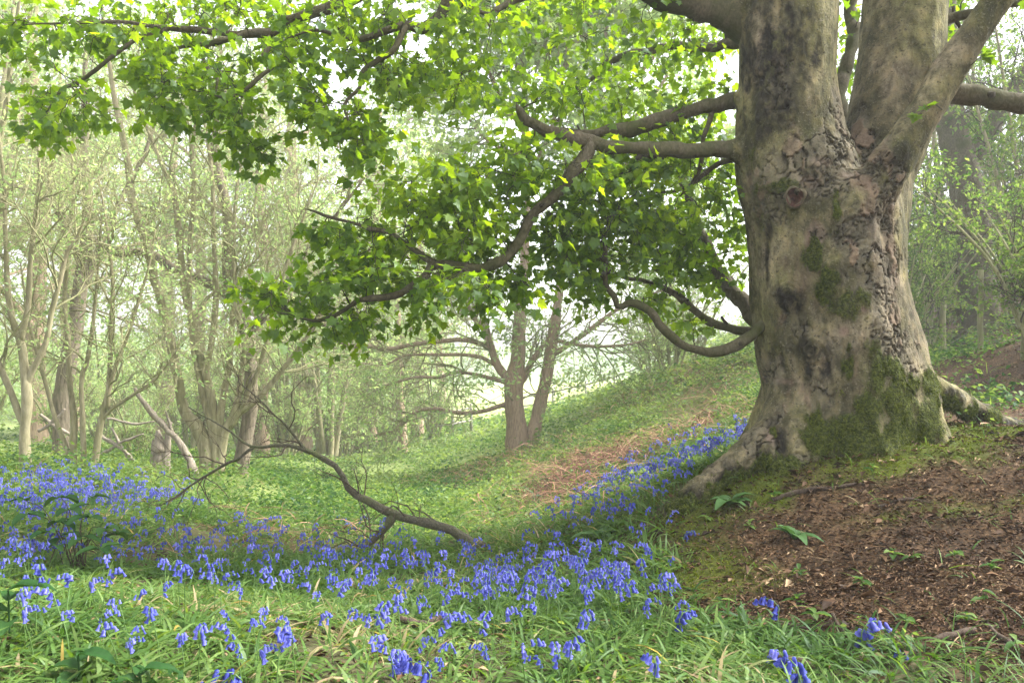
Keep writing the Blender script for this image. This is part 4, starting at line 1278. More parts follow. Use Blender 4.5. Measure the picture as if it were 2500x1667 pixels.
LT = 'one of the tall leafy trees fading into mist deep in the wood'
LC = 'one of the pale misty coppice stools deep in the left wood'
LS = 'one of the low pale-leaved thorn bushes on the valley slopes'
tall = proto_tree('misty_tree', LT, 'tree', 'tall')
copp = proto_tree('misty_coppice', LC, 'tree', 'coppice')
shru = proto_tree('thorn_bush', LS, 'bush', 'shrub')
first = {'t': True, 'c': True, 's': True}
WOODS = [  # kind, column, distance, turn, scale
    ('c', 800, 24, 5, 1.1), ('c', -120, 12, 2.7, 1.05), ('c', 880, 30, 1.5, 1.2), ('c', 700, 30, 3.3, 1.25),
    ('t', 500, 30, 3.5, 1.25), ('t', 640, 26, 4.4, 1.15), ('t', 900, 40, .9, 1.3), ('t', 984, 28, 2.6, .75), ('t', 1080, 46, 2.0, 1.2), ('t', -200, 18, 1.3, 1.1), ('t', 180, 34, 2.8, 1.4), 
    ('t', 1020, 34, 4.9, 1.1), ('t', 90, 22, 4.6, 1.3), ('t', 400, 32, .7, 1.5), ('t', 740, 29, 2.6, 1.5), ('t', -60, 20, 3.6, 1.3), ('t', 900, 33, 5.6, 1.45),
    ('s', 830, 25, .5, 1.6), ('s', 950, 30, 1.4, 1.7), ('s', 700, 23, 2.2, 1.5), ('s', 1060, 32, 3.1, 1.5), ('s', 600, 28, 4.0, 1.7), ('s', 330, 13.5, .9, .6), ('s', 150, 17, .3, .8), ('s', -60, 14, 5.3, 1.0), ('s', 460, 24, 2.6, 1.5), ('s', 250, 27, 3.6, 1.7), ('s', 1640, 17, 1.9, .9), ('s', 1690, 19, 2.9, 1.1), ('s', 1590, 21, 3.6, 1.0),
]
for (k, px_, Y, rz, sc) in WOODS:
    pr, lb, gp = {'t': (tall, LT, 'tall misty trees'), 'c': (copp, LC, 'misty coppice stools'), 's': (shru, LS, 'pale thorn bushes')}[k]
    inst(pr, first[k], px_, 1100, Y, rz, sc, lb, gp)
    first[k] = False
# far edge of the wood: one soft mass
gg = Geo()
nc = 260
fx_ = rng.uniform(-70, -5, nc)
fy_ = rng.uniform(46, 60, nc)
cl = xyz(fx_, fy_, ground(fx_, fy_) + rng.uniform(.3, 5.5, nc))
q_ = np.repeat(cl, 130, 0)
n_ = len(q_)
u_ = norm(rng.normal(size=(n_, 3))) * (rng.uniform(.3, 1, n_) ** .5)[:, None] * np.array([2.6, 1.6, 1.7])
v_, f_ = leaf_quads(q_ + u_, rng.normal(size=(n_, 3)), rng.normal(size=(n_, 3)) + np.array([0, 0, .8]), rng.uniform(.22, .45, n_), .6)
gg.add(v_, f_, np.repeat(np.clip(rng.normal(.55, .2, n_), 0, 1), 4))
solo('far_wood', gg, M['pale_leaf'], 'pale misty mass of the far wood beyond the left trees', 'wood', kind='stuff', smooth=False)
# woodland to the right behind the big tree
hedge = proto_tree('hedgerow_tree', '', 'tree', 'coppice', 'nettle', 'twigbark')
fbush = proto_tree('fence_bush', '', 'bush', 'shrub', 'nettle', 'twigbark')
fr = fb = True
LR = 'one of the leafy hedgerow trees crowding the bank at the right edge'
for (px_, Y, rz, sc) in ((2200, 21, .4, .9), (2480, 20, 1.4, .9), (2330, 26, 2.4, 1.2), (2560, 14, 3.3, .8), (2120, 28, 4.2, 1.1), (2700, 20, 5, 1.1), (2010, 34, 1.0, 1.2)):
    inst(hedge, fr, px_, 850, Y, rz, sc, LR, 'bank trees on the right')
    fr = False
LB = 'one of the twiggy green bushes along the wire fence at the right'
for (px_, Y, rz, sc) in ((2260, 16, .4, 1.0), (2330, 19, 1.4, 1.2), (2520, 11, 3.3, .9), (2200, 19, 4.2, 1.1), (2480, 17, 5, 1.3), (2560, 9, 1, .9), (2250, 24, 3, 1.8), (2480, 24, 4, 1.9), (2200, 14, 5.5, .8)):
    inst(fbush, fb, px_, 850, Y, rz, sc, LB, 'fence-side bushes')
    fb = False

# ------------------------------------------------------------------ fences
t_ = thing('wire_fence', 'round wooden posts strung with sagging wire behind the sycamore', 'fence', base_at(2302, 896, 14))
PO = [(2228, 753, 17.0, 6), (2302, 737, 14.0, 7), (2394, 660, 11.0, 6.5), (2500, 660, 9.5, 7)]
tops = []
for px_, py_, Y, rp in PO:
    a = P(px_, py_, Y)
    zb = g1(a[0], a[1]) - .3
    gg = Geo()
    zz = np.linspace(zb, a[2], 10)
    cc = xyz(np.full(10, a[0]), a[1], zz) + rng.normal(size=(10, 3)) * .004
    gg.add(*tubes(cc, np.full(10, rp * Y / FPX), 10, cap=True))
    part('post', gg, M['post'], t_)
    tops.append((a, zb + .3))
for f in (.35, .62, .9):
    pts = []
    for a, zb in tops:
        pts.append([a[0], a[1] - .06, zb + (a[2] - zb) * f if a[2] - zb < 1.4 else zb + 1.2 * f])
    gg = Geo()
    cc = smoothline(np.array(pts), 40)
    gg.add(*tubes(cc, np.full(40, .0035), 4))
    part('wire', gg, M['wire'], t_)

for nm_, lab, pts in (('rail_fence', 'distant post-and-rail fence climbing along the bright meadow edge', [(1270, 1010, 44), (1350, 988, 43), (1430, 968, 42), (1500, 952, 41), (1570, 936, 40)]),
                      ('rail_fence', 'short post-and-rail fence in the misty valley left of the oak', [(1060, 1068, 32), (1105, 1060, 32), (1150, 1052, 33)])):
    W_ = [P(*p_) for p_ in pts]
    b_ = W_[len(W_) // 2]
    t_ = thing(nm_, lab, 'fence', (b_[0], b_[1], g1(b_[0], b_[1])))
    for a in W_:
        gg = Geo()
        zb = g1(a[0], a[1])
        gg.add(*tubes(np.array([[a[0], a[1], zb - .2], [a[0], a[1], zb + .6], [a[0], a[1], zb + 1.15]]), np.full(3, .06), 6, cap=True))
        part('post', gg, M['rail'], t_)
    for h_ in (.45, .95):
        gg = Geo()
        cc = np.array([[a[0], a[1] - .1, g1(a[0], a[1]) + h_] for a in W_])
        gg.add(*tubes(cc, np.full(len(cc), .04), 6, cap=True))
        part('rail', gg, M['rail'], t_)

# ------------------------------------------------------------------ fallen wood
def sticks(parent, spec, Y, mat, name, side=None, k=8):
    Ps, Rs = [], []
    for pts, rad in spec:
        c = path(pts, Y)
        if len(rad) == 2:
            rad = np.linspace(rad[0], rad[1], len(pts))
        r = np.array(rad) * c[:, 1] / FPX
        cc, rr_ = smoothline(c, 30, r)
        cc = cc + np.stack([fbm(cc * 7 + 17 * q, 2, 180 + q) - .5 for q in range(3)], -1) * .045
        rr_ = rr_ * (1 + (fbm(cc * 16, 2, 185) - .5) * .7)
        gg = Geo()
        gg.add(*tubes(cc, rr_, k, cap=True))
        part(name, gg, mat, parent)
        Ps.append(cc)
        Rs.append(rr_)
    return np.array(Ps), np.array(Rs)


t_ = thing('fallen_branch', 'arched bare branch rising from the bluebells, propped on a forked foot', 'branch', base_at(1000, 1300, 5.7))
Ps, Rs = sticks(t_, [
    ([(1180, 1335, 5.4), (1125, 1310), (1096, 1292), (1053, 1275), (1002, 1263), (952, 1255), (908, 1227), (854, 1192), (820, 1145), (765, 1109), (727, 1092), (670, 1086), (620, 1092), (574, 1063), (517, 1028), (459, 994)], (12.5, 12.5, 12, 11.5, 11, 11, 9.5, 8.5, 7, 6.3, 5.4, 4.6, 3.6, 2.6, 1.8, 1)),
    ([(956, 1258), (946, 1280), (932, 1298), (908, 1322), (890, 1350)], (11, 10, 9, 8, 6)),
    ([(745, 1098), (704, 1044), (670, 1010), (635, 979), (600, 950), (578, 930)], (3.5, 3, 2.5, 2.2, 1.6, 1)),
    ([(622, 1092), (586, 1116), (528, 1147), (488, 1169), (434, 1205), (390, 1235)], (4, 4, 3.5, 3, 2.2, 1.2)),
    ([(1090, 1290), (1060, 1262), (1035, 1245), (1005, 1238)], (3, 2, 1.5, .8)),
], 5.7, M['fallen'], 'bough')
gg = Geo()
P1, R1 = spawn(Ps[:4], np.minimum(Rs[:4], .012), 12, .25, 1.0, 50, .5, 8, .0, .3, .5, .0022, .35)
gg.add(*tubes(P1, R1, 5))
P2, R2 = spawn(P1, R1, 4, .2, 1, 48, .25, 6, .0, .3, .6, .0016, .5)
gg.add(*tubes(P2, R2, 4))
part('twigs', gg, M['stick'], t_)

t_ = thing('dead_stem', 'bare pinkish dead stem leaning left against the many-stemmed tree', 'branch', base_at(465, 1130, 9.4))
sticks(t_, [([(478, 1165), (459, 1116), (429, 1070), (398, 1040), (364, 998), (340, 970), (329, 948)], (11, 9, 8, 7.5, 6.5, 5, 3)), ([(430, 1072), (416, 1040), (405, 1005)], (5, 3.5, 2))], 9.4, M['deadwood'], 'stem')
t_ = thing('log_pile', 'tangle of bleached broken branches lying behind the thin stems', 'branches', base_at(290, 1100, 12))
sticks(t_, [([(240, 1060), (280, 1085), (330, 1120)], (4, 5, 4)), ([(250, 1110), (300, 1080), (350, 1060)], (4, 4, 2)), ([(270, 1045), (290, 1080), (322, 1130)], (3, 4, 4)), ([(100, 1010), (130, 1035), (170, 1060)], (4, 5, 5)), ([(95, 1050), (130, 1030), (160, 1000)], (4, 5, 3)), ([(260, 1020), (330, 1035), (380, 1030)], (3, 3, 2))], 12, M['deadwood'], 'broken_branch')
t_ = thing('split_stump', 'splintered grey-brown stump with ragged top between the tree clumps', 'stump', base_at(395, 1140, 10.5))
sticks(t_, [([(392, 1190), (392, 1140), (390, 1090), (384, 1050)], (22, 19, 16, 6)), ([(402, 1180), (404, 1120), (410, 1070), (418, 1030)], (15, 13, 9, 3)), ([(382, 1180), (378, 1120), (376, 1075)], (12, 10, 4))], 10.5, M['deadwood'], 'trunk_shard')

STK = [
    ('curved dark stick arching out of the grass at the bottom, beside a lone bluebell', [(1878, 1590, 2.75), (1905, 1602, 2.72), (1945, 1612, 2.7), (1985, 1632, 2.68)], (8, 11, 12, 12)),
    ('long thin grey twig lying behind the right-hand lone bluebells', [(1890, 1512, 3.2), (1940, 1525, 3.15), (2000, 1533, 3.1), (2050, 1540, 3.1)], (3, 4, 5, 4)),
    ('short pale stick standing up in the litter beside a bluebell', [(2036, 1500, 3.1), (2048, 1530, 3.05), (2062, 1560, 3.0)], (4.5, 4.5, 4)),
    ('thick straight dark stick lying low at the bottom right', [(2190, 1610, 2.7), (2270, 1602, 2.75), (2380, 1592, 2.8)], (8, 9, 9)),
    ('black curved branch end in the bottom right corner', [(2400, 1515, 2.9), (2440, 1555, 2.75), (2500, 1590, 2.6), (2560, 1610, 2.55)], (5, 7, 8, 8)),
    ('dark mossy stick lying across the mound below the trunk', [(1890, 1233, 4.6), (1940, 1228, 4.6), (1990, 1236, 4.55), (2110, 1236, 4.5)], (6, 7, 6, 4)),
    ('thin dark twig high on the litter slope', [(2140, 1290, 4.3), (2220, 1286, 4.3), (2280, 1300, 4.25)], (3, 4, 2)),
    ('rough dark stick in the middle of the brown litter', [(2030, 1448, 3.5), (2075, 1436, 3.5), (2120, 1440, 3.45)], (5, 7, 5)),
    ('blackened knobbly stick sunk in bluebell leaves, centre foreground', [(975, 1510, 3.4), (1030, 1522, 3.4), (1080, 1500, 3.45)], (8, 10, 7)),
    ('forked dark stick standing half upright at the lower right', [(2330, 1590, 2.85), (2370, 1560, 2.8), (2390, 1530, 2.8)], (7, 6, 4)),
]
for lab, pts, rad in STK:
    c = np.array([P(*p_) for p_ in pts])
    zg = ground(c[:, 0], c[:, 1])
    rr_ = np.array(rad) * c[:, 1] / FPX
    c[:, 2] = np.maximum(np.minimum(c[:, 2], zg + .06), zg + rr_ * .4)
    cc, r2 = smoothline(c, 22, rr_)
    cc += np.stack([fbm(cc * 14 + 9 * q, 2, 280 + q) - .5 for q in range(3)], -1) * .02
    r2 = r2 * (1 + (fbm(cc * 30, 2, 285) - .5) * .6)
    gg = Geo()
    gg.add(*tubes(cc, r2, 8, cap=True))
    solo('stick', gg, M['stick'], lab, 'stick', origin=cc[0], group='sticks on the woodland floor')


# ------------------------------------------------------------------ bluebells
def bell_geo(base, ax, L, r, gg, mi=0, rnd=.5, k=6):
    """one nodding bell with flared, recurved tips"""
    prof = ((0, .3), (.15, .7), (.55, .72), (.85, .9), (1.0, 1.4)) if k == 6 else ((0, .4), (.5, .75), (1.0, 1.4))
    ax = norm(ax)
    u = norm(np.cross(ax, [.3, .9, .2]))
    v = np.cross(ax, u)
    a = np.arange(k) / k * 2 * math.pi
    rows = []
    for f, rr_ in prof:
        rows.append(base + ax * L * f + r * rr_ * (np.cos(a)[:, None] * u + np.sin(a)[:, None] * v))
    rows.append(base + ax * L * .97 + r * 1.1 * (np.cos(a + math.pi / k)[:, None] * u + np.sin(a + math.pi / k)[:, None] * v)) if False else None
    rows = np.array([q for q in rows if q is not None])
    n = len(rows)
    ii, jj = np.meshgrid(np.arange(n - 1), np.arange(k), indexing='ij')
    gg.add(rows.reshape(-1, 3), np.stack([ii * k + jj, ii * k + (jj + 1) % k, (ii + 1) * k + (jj + 1) % k, (ii + 1) * k + jj], -1).reshape(-1, 4), rnd, mi)


def bluebell_shape(sd, nb=7, H=.30):
    r_ = random.Random(sd)
    lean = r_.uniform(-.09, .09)
    tone = r_.uniform(.2, .85)
    a0 = r_.uniform(0, 6.28)
    dirn = np.array([math.cos(a0), math.sin(a0), 0])
    pts = np.array([[0, 0, -.04], [lean * .3, 0, H * .35], [lean * .7, .01, H * .7], [lean, .01, H * .9]]) + 0
    top = pts[-1] + dirn * .035 + np.array([0, 0, H * .08])
    tip = top + dirn * .035 + np.array([0, 0, -.015])
    line = smoothline(np.vstack([pts, top, tip]), 14)
    bells = []
    for i in range(nb):
        f = .74 + .26 * i / (nb - 1)
        p = line[min(13, int(f * 13))]
        az = a0 + r_.uniform(-1.6, 1.6)
        out_ = np.array([math.cos(az), math.sin(az), 0])
        b_ = p + out_ * .012 + np.array([0, 0, .004])
        ax = out_ * r_.uniform(.25, .7) + np.array([0, 0, -1.0])
        bells.append((b_, ax, r_.uniform(.019, .027), r_.uniform(.0055, .0075), min(1, max(0, tone + r_.uniform(-.35, .35)))))
    return line, bells


def dens(px, py):
    o = np.zeros(len(px))
    for (cx, cy_, rx, ry, a) in ((150, 1205, 240, 65, 1.5), (60, 1270, 120, 60, 1.6), (330, 1265, 150, 50, .8), (550, 1300, 150, 45, .9), (760, 1345, 150, 50, .8), (930, 1370, 160, 60, .9), (1100, 1385, 200, 60, 1.0),
                                 (1300, 1390, 190, 70, 1.3), (1470, 1350, 130, 60, 1.3), (1560, 1340, 45, 40, 1.0), (1250, 1470, 230, 50, .4), (1400, 1265, 60, 20, .3), (1450, 1235, 90, 35, 1.1),
                                 (1540, 1205, 110, 60, 1.2), (1640, 1160, 110, 65, 1.5), (1725, 1110, 95, 60, 1.6), (1805, 1065, 55, 45, 1.6), (800, 1300, 300, 30, .25), (600, 1420, 500, 60, .16)):
        o = np.maximum(o, a * np.clip(1.5 - np.hypot((px - cx) / rx, (py - cy_) / ry), 0, 1))
    fg = (py > 1380) & (px < 1640)
    return np.maximum(o, np.where(fg, .55, 0))


NC = 34000
bx = rng.uniform(-5.5, 3.2, NC)
by = rng.uniform(2.25, 9.5, NC)
bz = ground(bx, by)
hp = xyz(bx, by, bz + .2)
hpx, hpy = pix(hp)
acc = rng.uniform(0, 1, NC) < dens(hpx, hpy) * .175 * (fbm(xyz(bx, by, 0) * 2.6, 2, 131) * 1.5 + .05)
acc &= (litter_w(bx, by) < .55) & (hpx > -80) & (hpx < 2500) & (np.hypot(bx - TB[0], by - TB[1]) > .75)
B = np.stack([bx[acc], by[acc], bz[acc]], -1)
B = B[np.argsort(B[:, 1])]
print('bluebells', len(B))
LONE = [  # head column, row, distance, label
    (2117, 1545, 2.75, 'tall bluebell with a full drooping cluster above the lower-right grass'),
    (2187, 1600, 2.7, 'small slender bluebell just right of the tallest cluster at lower right'),
    (1900, 1487, 3.05, 'lone bluebell leaning over the bare brown litter behind the curved stick'),
    (1870, 1600, 2.75, 'bluebell hanging over the tip of the curved dark stick'),
    (1975, 1650, 2.45, 'low bluebell at the bottom edge in front of the curved stick'),
    (2108, 1207, 4.6, 'single bluebell high on the mound below the trunk'),
    (2305, 1247, 4.5, 'stunted bluebell flattened among leaves on the litter slope'),
    (1672, 1515, 3.1, 'bluebell at the grass edge where the brown litter begins'),
    (1665, 1305, 4.5, 'thin bluebell by the moss at the foot of the left root'),
    (960, 1600, 2.6, 'big pale bluebell in the bottom foreground left of centre'),
    (585, 1650, 2.4, 'bluebell head at the very bottom edge, left of centre'),
    (1045, 1655, 2.4, 'bluebell head cut by the bottom edge near the centre'),
]
protos = [bluebell_shape(k, 9 + k % 4, .22 + .022 * (k % 5)) for k in range(10)] + [bluebell_shape(40 + k, 14, .27) for k in range(3)]
pmesh = []
for line, bells in protos:
    gs = Geo()
    gs.add(*tubes(line, np.linspace(.0028, .0013, len(line)), 5), rnd=.5)
    for b_, ax, L, r_, q in bells:
        pass
    gf = Geo()
    for b_ in bells:
        bell_geo(b_[0], b_[1], b_[2], b_[3], gf, rnd=b_[4])
    onebell = []
    for b_ in bells:
        g2 = Geo()
        bell_geo(b_[0], b_[1], b_[2], b_[3], g2, rnd=b_[4])
        onebell.append(g2.mesh('bell', M['bell']))
    pmesh.append((gs.mesh('stem', M['flowerstem']), gf.mesh('flower_head', M['bell']), onebell))


def plant_bluebell(x, y, z, rz, sc, k, label, group, full):
    o = thing('bluebell', label, 'flower', (x, y, z), rz, group)
    o.scale = (sc, sc, sc)
    st, hd, ob = pmesh[k]
    link('stem', st, o)
    if full:
        for q in ob:
            link('bell', q, o)
    else:
        link('flower_head', hd, o)
    return o


for q, (px_, py_, Y, lab) in enumerate(LONE):
    a = P(px_, py_, Y)
    z = g1(a[0], a[1])
    sc = 1.35 if Y < 3 else 1.1 if Y < 4 else 1.0
    plant_bluebell(a[0], a[1], min(z, a[2] - .24 * sc), rng.uniform(0, 6.28), sc, 10 + q % 3, lab, 'lone bluebells', True)
NEAR = 285
zones = (('bluebell standing in the grassy left foreground, below the bramble leaves', lambda x, y: (x < -.9) & (y < 4.2)),
         ('bluebell standing in the strappy leaves of the centre foreground', lambda x, y: (x >= -.9) & (y < 4.2)),
         ('bluebell in the dense blue band left of the fallen branch', lambda x, y: (x < -1.2) & (y >= 4.2)),
         ('bluebell in the dense blue band in front of the fallen branch', lambda x, y: (x >= -1.2) & (y >= 4.2)))
for q in range(min(NEAR, len(B))):
    x, y, z = B[q]
    lab = next(l for l, f in zones if f(x, y))
    plant_bluebell(x, y, z, rng.uniform(0, 6.28), rng.uniform(.48, .82) * (1.12 if y < 3.6 else 1.0), int(rng.integers(10)), lab, lab.replace('bluebell', 'bluebells', 1), q < 140)
REST = B[NEAR:]
gg = Geo()
for k in range(10):
    sel = REST[k::10]
    if not len(sel):
        continue
    line, bells = protos[k]
    g0 = Geo()
    g0.add(*tubes(line[::3], np.linspace(.003, .0018, len(line[::3])), 3), rnd=.5)
    ns = sum(len(f) for f in g0.f)
    nv_s = g0.n
    for b_ in bells:
        bell_geo(b_[0], b_[1], b_[2] * .95, b_[3] * .95, g0, rnd=b_[4], k=5)
    v0 = np.concatenate(g0.v)
    f0 = np.concatenate(g0.f)
    r0 = np.concatenate(g0.r)
    n = len(sel)
    a = rng.uniform(0, 6.28, n)
    s_ = rng.uniform(.48, .82, n)
    ca, sa = np.cos(a)[:, None], np.sin(a)[:, None]
    vv = np.stack([v0[None, :, 0] * ca - v0[None, :, 1] * sa, v0[None, :, 0] * sa + v0[None, :, 1] * ca, np.repeat(v0[None, :, 2], n, 0)], -1) * s_[:, None, None] + sel[:, None]
    off = np.arange(n)[:, None, None] * len(v0)
    fs = (f0[None] + off)
    gg.v.append(vv.reshape(-1, 3))
    gg.r.append(np.clip(np.tile(r0, n) + np.repeat(rng.normal(0, .25, n), len(v0)), 0, 1))
    for part_f, mi in ((fs[:, :ns], 1), (fs[:, ns:], 0)):
        pf = part_f.reshape(-1, 4) + gg.n
        gg.f.append(pf)
        gg.m.append(np.full(len(pf), mi, np.int32))
    gg.n += vv.shape[0] * vv.shape[1]
solo('bluebells', gg, [M['bell'], M['flowerstem']], 'carpet of bluebells thinning away up the slope', 'bluebells', kind='stuff')


# ------------------------------------------------------------------ ground cover
def blades(base, d, L, wd, droop, n=5, gg=None, rnd=None):
    N = len(base)
    d = norm(d)
    side = norm(np.cross(d, np.array([0, 0, 1.])) + rng.normal(size=(N, 3)) * .2)
    t = np.linspace(0, 1, n)
    hor = d.copy()
    hor[:, 2] = 0
    hor = norm(hor)
    c = base[:, None] + d[:, None] * (L[:, None, None] * t[None, :, None]) + hor[:, None] * (L * droop * .5)[:, None, None] * (t ** 2)[None, :, None] - np.array([0, 0, 1.]) * (L * droop)[:, None, None] * (t ** 2.2)[None, :, None]
    wt = np.array([.55, 1.0, .95, .7, .08]) if n == 5 else np.linspace(1, .1, n)
    off = side[:, None] * (wd[:, None] * wt[None] * .5)[:, :, None]
    v = np.stack([c - off, c + off], 2).reshape(-1, 3)
    o = (np.arange(N)[:, None] * n * 2 + np.arange(n - 1)[None] * 2).reshape(-1, 1)
    gg.add(v, o + np.array([[0, 1, 3, 2]]), np.repeat(rnd, n * 2))


def scatter(n, x0, x1, y0, y1, wfun):
    x = rng.uniform(x0, x1, n)
    y = rng.uniform(y0, y1, n)
    k = rng.uniform(0, 1, n) < wfun(x, y)
    x, y = x[k], y[k]
    z = ground(x, y)
    p = xyz(x, y, z)
    a, b_ = pix(p)
    vis = (a > -1500) & (a < 3600)
    return p[vis]


def tufts(n, x0, x1, y0, y1, wfun, per, L, wd, gg, rad=.05, upd=.9, droop=(.2, .9), bias=.5):
    c = scatter(n, x0, x1, y0, y1, wfun)
    N = len(c)
    base = np.repeat(c, per, 0)
    n_ = len(base)
    a = rng.uniform(0, 6.28, n_)
    base = base + np.stack([np.cos(a) * rad * rng.uniform(0, 1, n_), np.sin(a) * rad * rng.uniform(0, 1, n_), np.full(n_, -.01)], -1)
    d = np.stack([np.cos(a), np.sin(a), np.full(n_, upd)], -1) + rng.normal(size=(n_, 3)) * .25
    d[:, 2] = np.abs(d[:, 2]) + .15
    tone = np.repeat(np.clip(fbm(c * 1.6, 2, 141) + rng.normal(0, .1, N), 0, 1), per)
    blades(base, d, rng.uniform(L[0], L[1], n_), rng.uniform(wd[0], wd[1], n_), rng.uniform(droop[0], droop[1], n_), 5, gg, np.clip(tone * .8 + rng.normal(bias - .4, .18, n_), 0, 1))


gg = Geo()
gw = lambda x, y: (1 - litter_w(x, y)) * np.clip(fbm(xyz(x, y, 0) * 1.7, 2, 151) * 2.4 - .45, .1, 1)
# bluebell leaves: long straps; then finer grass
tufts(5200, -4.2, 1.8, 1.9, 4.6, gw, 8, (.08, .20), (.007, .015), gg)
tufts(6400, -8, 2.2, 4.4, 8.0, gw, 7, (.10, .24), (.008, .016), gg)
tufts(8600, -4.2, 1.8, 1.9, 4.6, gw, 7, (.04, .14), (.002, .005), gg, .06)
tufts(10500, -8.5, 2.4, 4.4, 8.5, gw, 6, (.06, .2), (.004, .008), gg, .08)
tufts(900, -9, -4, 2.5, 5.5, gw, 8, (.1, .24), (.008, .016), gg)
tufts(500, .6, 2.2, 2.0, 3.1, lambda x, y: np.clip(.95 - litter_w(x, y) * .8 + (2.75 - y) * .6, 0, 1) * .8, 8, (.06, .2), (.003, .007), gg)
tufts(260, .9, 4, 2.6, 5.4, lambda x, y: litter_w(x, y) * .7, 5, (.06, .16), (.003, .007), gg)
solo('grass', gg, M['grass'], 'thick grass and strap-like bluebell leaves of the foreground', 'grass', kind='stuff')

# low leafy undergrowth on the slopes
gg = Geo()


def clumps(n, x0, x1, y0, y1, wfun, per, rad, h, size, bias=.5, width=.6):
    c = scatter(n, x0, x1, y0, y1, wfun)
    N = len(c)
    p = np.repeat(c, per, 0)
    n_ = len(p)
    a = rng.uniform(0, 6.28, n_)
    rr_ = rad * np.sqrt(rng.uniform(0, 1, n_))
    hh_ = np.repeat(rng.uniform(.35, 1, N), per) * h
    p = p + np.stack([np.cos(a) * rr_, np.sin(a) * rr_, hh_ * rng.uniform(.05, 1, n_) * (1.1 - .6 * rr_ / rad)], -1)
    d = np.stack([np.cos(a), np.sin(a), rng.normal(-.1, .35, n_)], -1)
    nr = rng.normal(size=(n_, 3)) * .45 + np.array([0, 0, .9])
    tone = np.repeat(np.clip(fbm(c * .9, 2, 161) * 1.8 - .4 + rng.normal(0, .22, N), 0, 1), per)
    v_, f_ = leaf_quads(p, d, nr, rng.uniform(size[0], size[1], n_), width)
    gg.add(v_, f_, np.repeat(np.clip(tone + rng.normal(bias - .5, .15, n_), 0, 1), 4))


def slope_w(x, y):
    return (1 - .8 * litter_w(x, y)) * (1 - .75 * dry_w(x, y)) * np.clip(fbm(xyz(x, y, 0) * 1.1, 3, 171) * 2.6 - .6, .08, 1) * np.clip((y - 5.2) / 2.0, 0, 1)


clumps(4200, -5, 4.2, 5.6, 9.5, slope_w, 26, .15, .24, (.018, .045), .6)
clumps(4600, -7, 7, 9.5, 15, slope_w, 24, .22, .32, (.03, .065), .65)
clumps(3600, -10, 10, 15, 26, slope_w, 22, .35, .42, (.05, .11), .7)
clumps(1600, -18, 16, 26, 44, slope_w, 16, .6, .6, (.14, .26), .7)
clumps(2000, -14, -.8, 7.0, 13, lambda x, y: np.clip(fbm(xyz(x, y, 0) * .9, 2, 193) * 2.6 - .8, .05, 1), 34, .2, .5, (.03, .065), .5)
clumps(900, -2.5, 4.6, 7.0, 16, lambda x, y: np.clip(fbm(xyz(x, y, 0) * .7, 2, 195) * 3 - 1.2, 0, 1) * (1 - dry_w(x, y)), 40, .25, .5, (.035, .075), .35)
clumps(900, 2.5, 11, 7.5, 17, lambda x, y: np.clip(litter_w(x, y) * (fbm(xyz(x, y, 0) * .8, 2, 191) * 2.6 - .75) + np.clip((y - 11) / 4, 0, .8), 0, 1), 20, .25, .4, (.05, .10), .4)
clumps(700, -3.2, 1.6, 2.0, 5.6, lambda x, y: (1 - litter_w(x, y)) * np.clip(fbm(xyz(x, y, 0) * 2.0, 2, 197) * 3 - 1.1, 0, 1), 14, .06, .09, (.015, .04), .45)
tufts(1500, -4, 6, 7, 16, slope_w, 8, (.15, .42), (.006, .014), gg, .07, 1.6)
solo('undergrowth', gg, M['nettle'], 'leafy low undergrowth covering the hillside and valley floor', 'undergrowth', kind='stuff')

# dry bracken: tangled bleached stalks
gg = Geo()
c = scatter(26000, -3.5, 6, 5.4, 17, lambda x, y: dry_w(x, y))
n_ = len(c)
a = rng.uniform(0, 6.28, n_)
blades(c + np.array([0, 0, .04]) * rng.uniform(0, 4, (n_, 1)), np.stack([np.cos(a), np.sin(a), rng.uniform(.05, .8, n_)], -1), rng.uniform(.15, .5, n_), rng.uniform(.004, .012, n_), rng.uniform(.2, .8, n_), 5, gg, rng.uniform(0, 1, n_))
c = scatter(5000, -6, 4, 5, 14, lambda x, y: (1 - litter_w(x, y)) * .25)
n_ = len(c)
a = rng.uniform(0, 6.28, n_)
blades(c, np.stack([np.cos(a), np.sin(a), rng.uniform(.2, 1.4, n_)], -1), rng.uniform(.2, .5, n_), rng.uniform(.003, .006, n_), rng.uniform(.2, .8, n_), 5, gg, rng.uniform(.3, 1, n_))
gx_ = gg
solo('bracken', gg, M['bracken'], 'flattened tangle of dry red-brown bracken stalks on the slope', 'bracken', kind='stuff')

# leaf litter chips
gg = Geo()


def chips(n, x0, x1, y0, y1, wfun, size, lift=.015):
    c = scatter(n, x0, x1, y0, y1, wfun)
    n_ = len(c)
    c = c + np.array([0, 0, 1.]) * rng.uniform(0, lift, (n_, 1))
    a = rng.uniform(0, 6.28, n_)
    d = np.stack([np.cos(a), np.sin(a), rng.normal(0, .3, n_)], -1)
    nr = rng.normal(size=(n_, 3)) * .5 + np.array([0, 0, 1.])
    v_, f_ = leaf_quads(c, d, nr, rng.uniform(size[0], size[1], n_) * rng.uniform(.6, 1.2, n_), rng.uniform(.2, .6), .3)
    gg.add(v_, f_, np.repeat(np.clip(rng.beta(1.6, 2.2, n_) + (fbm(c * 2.2, 3, 207) - .5) * .8, 0, 1), 4))


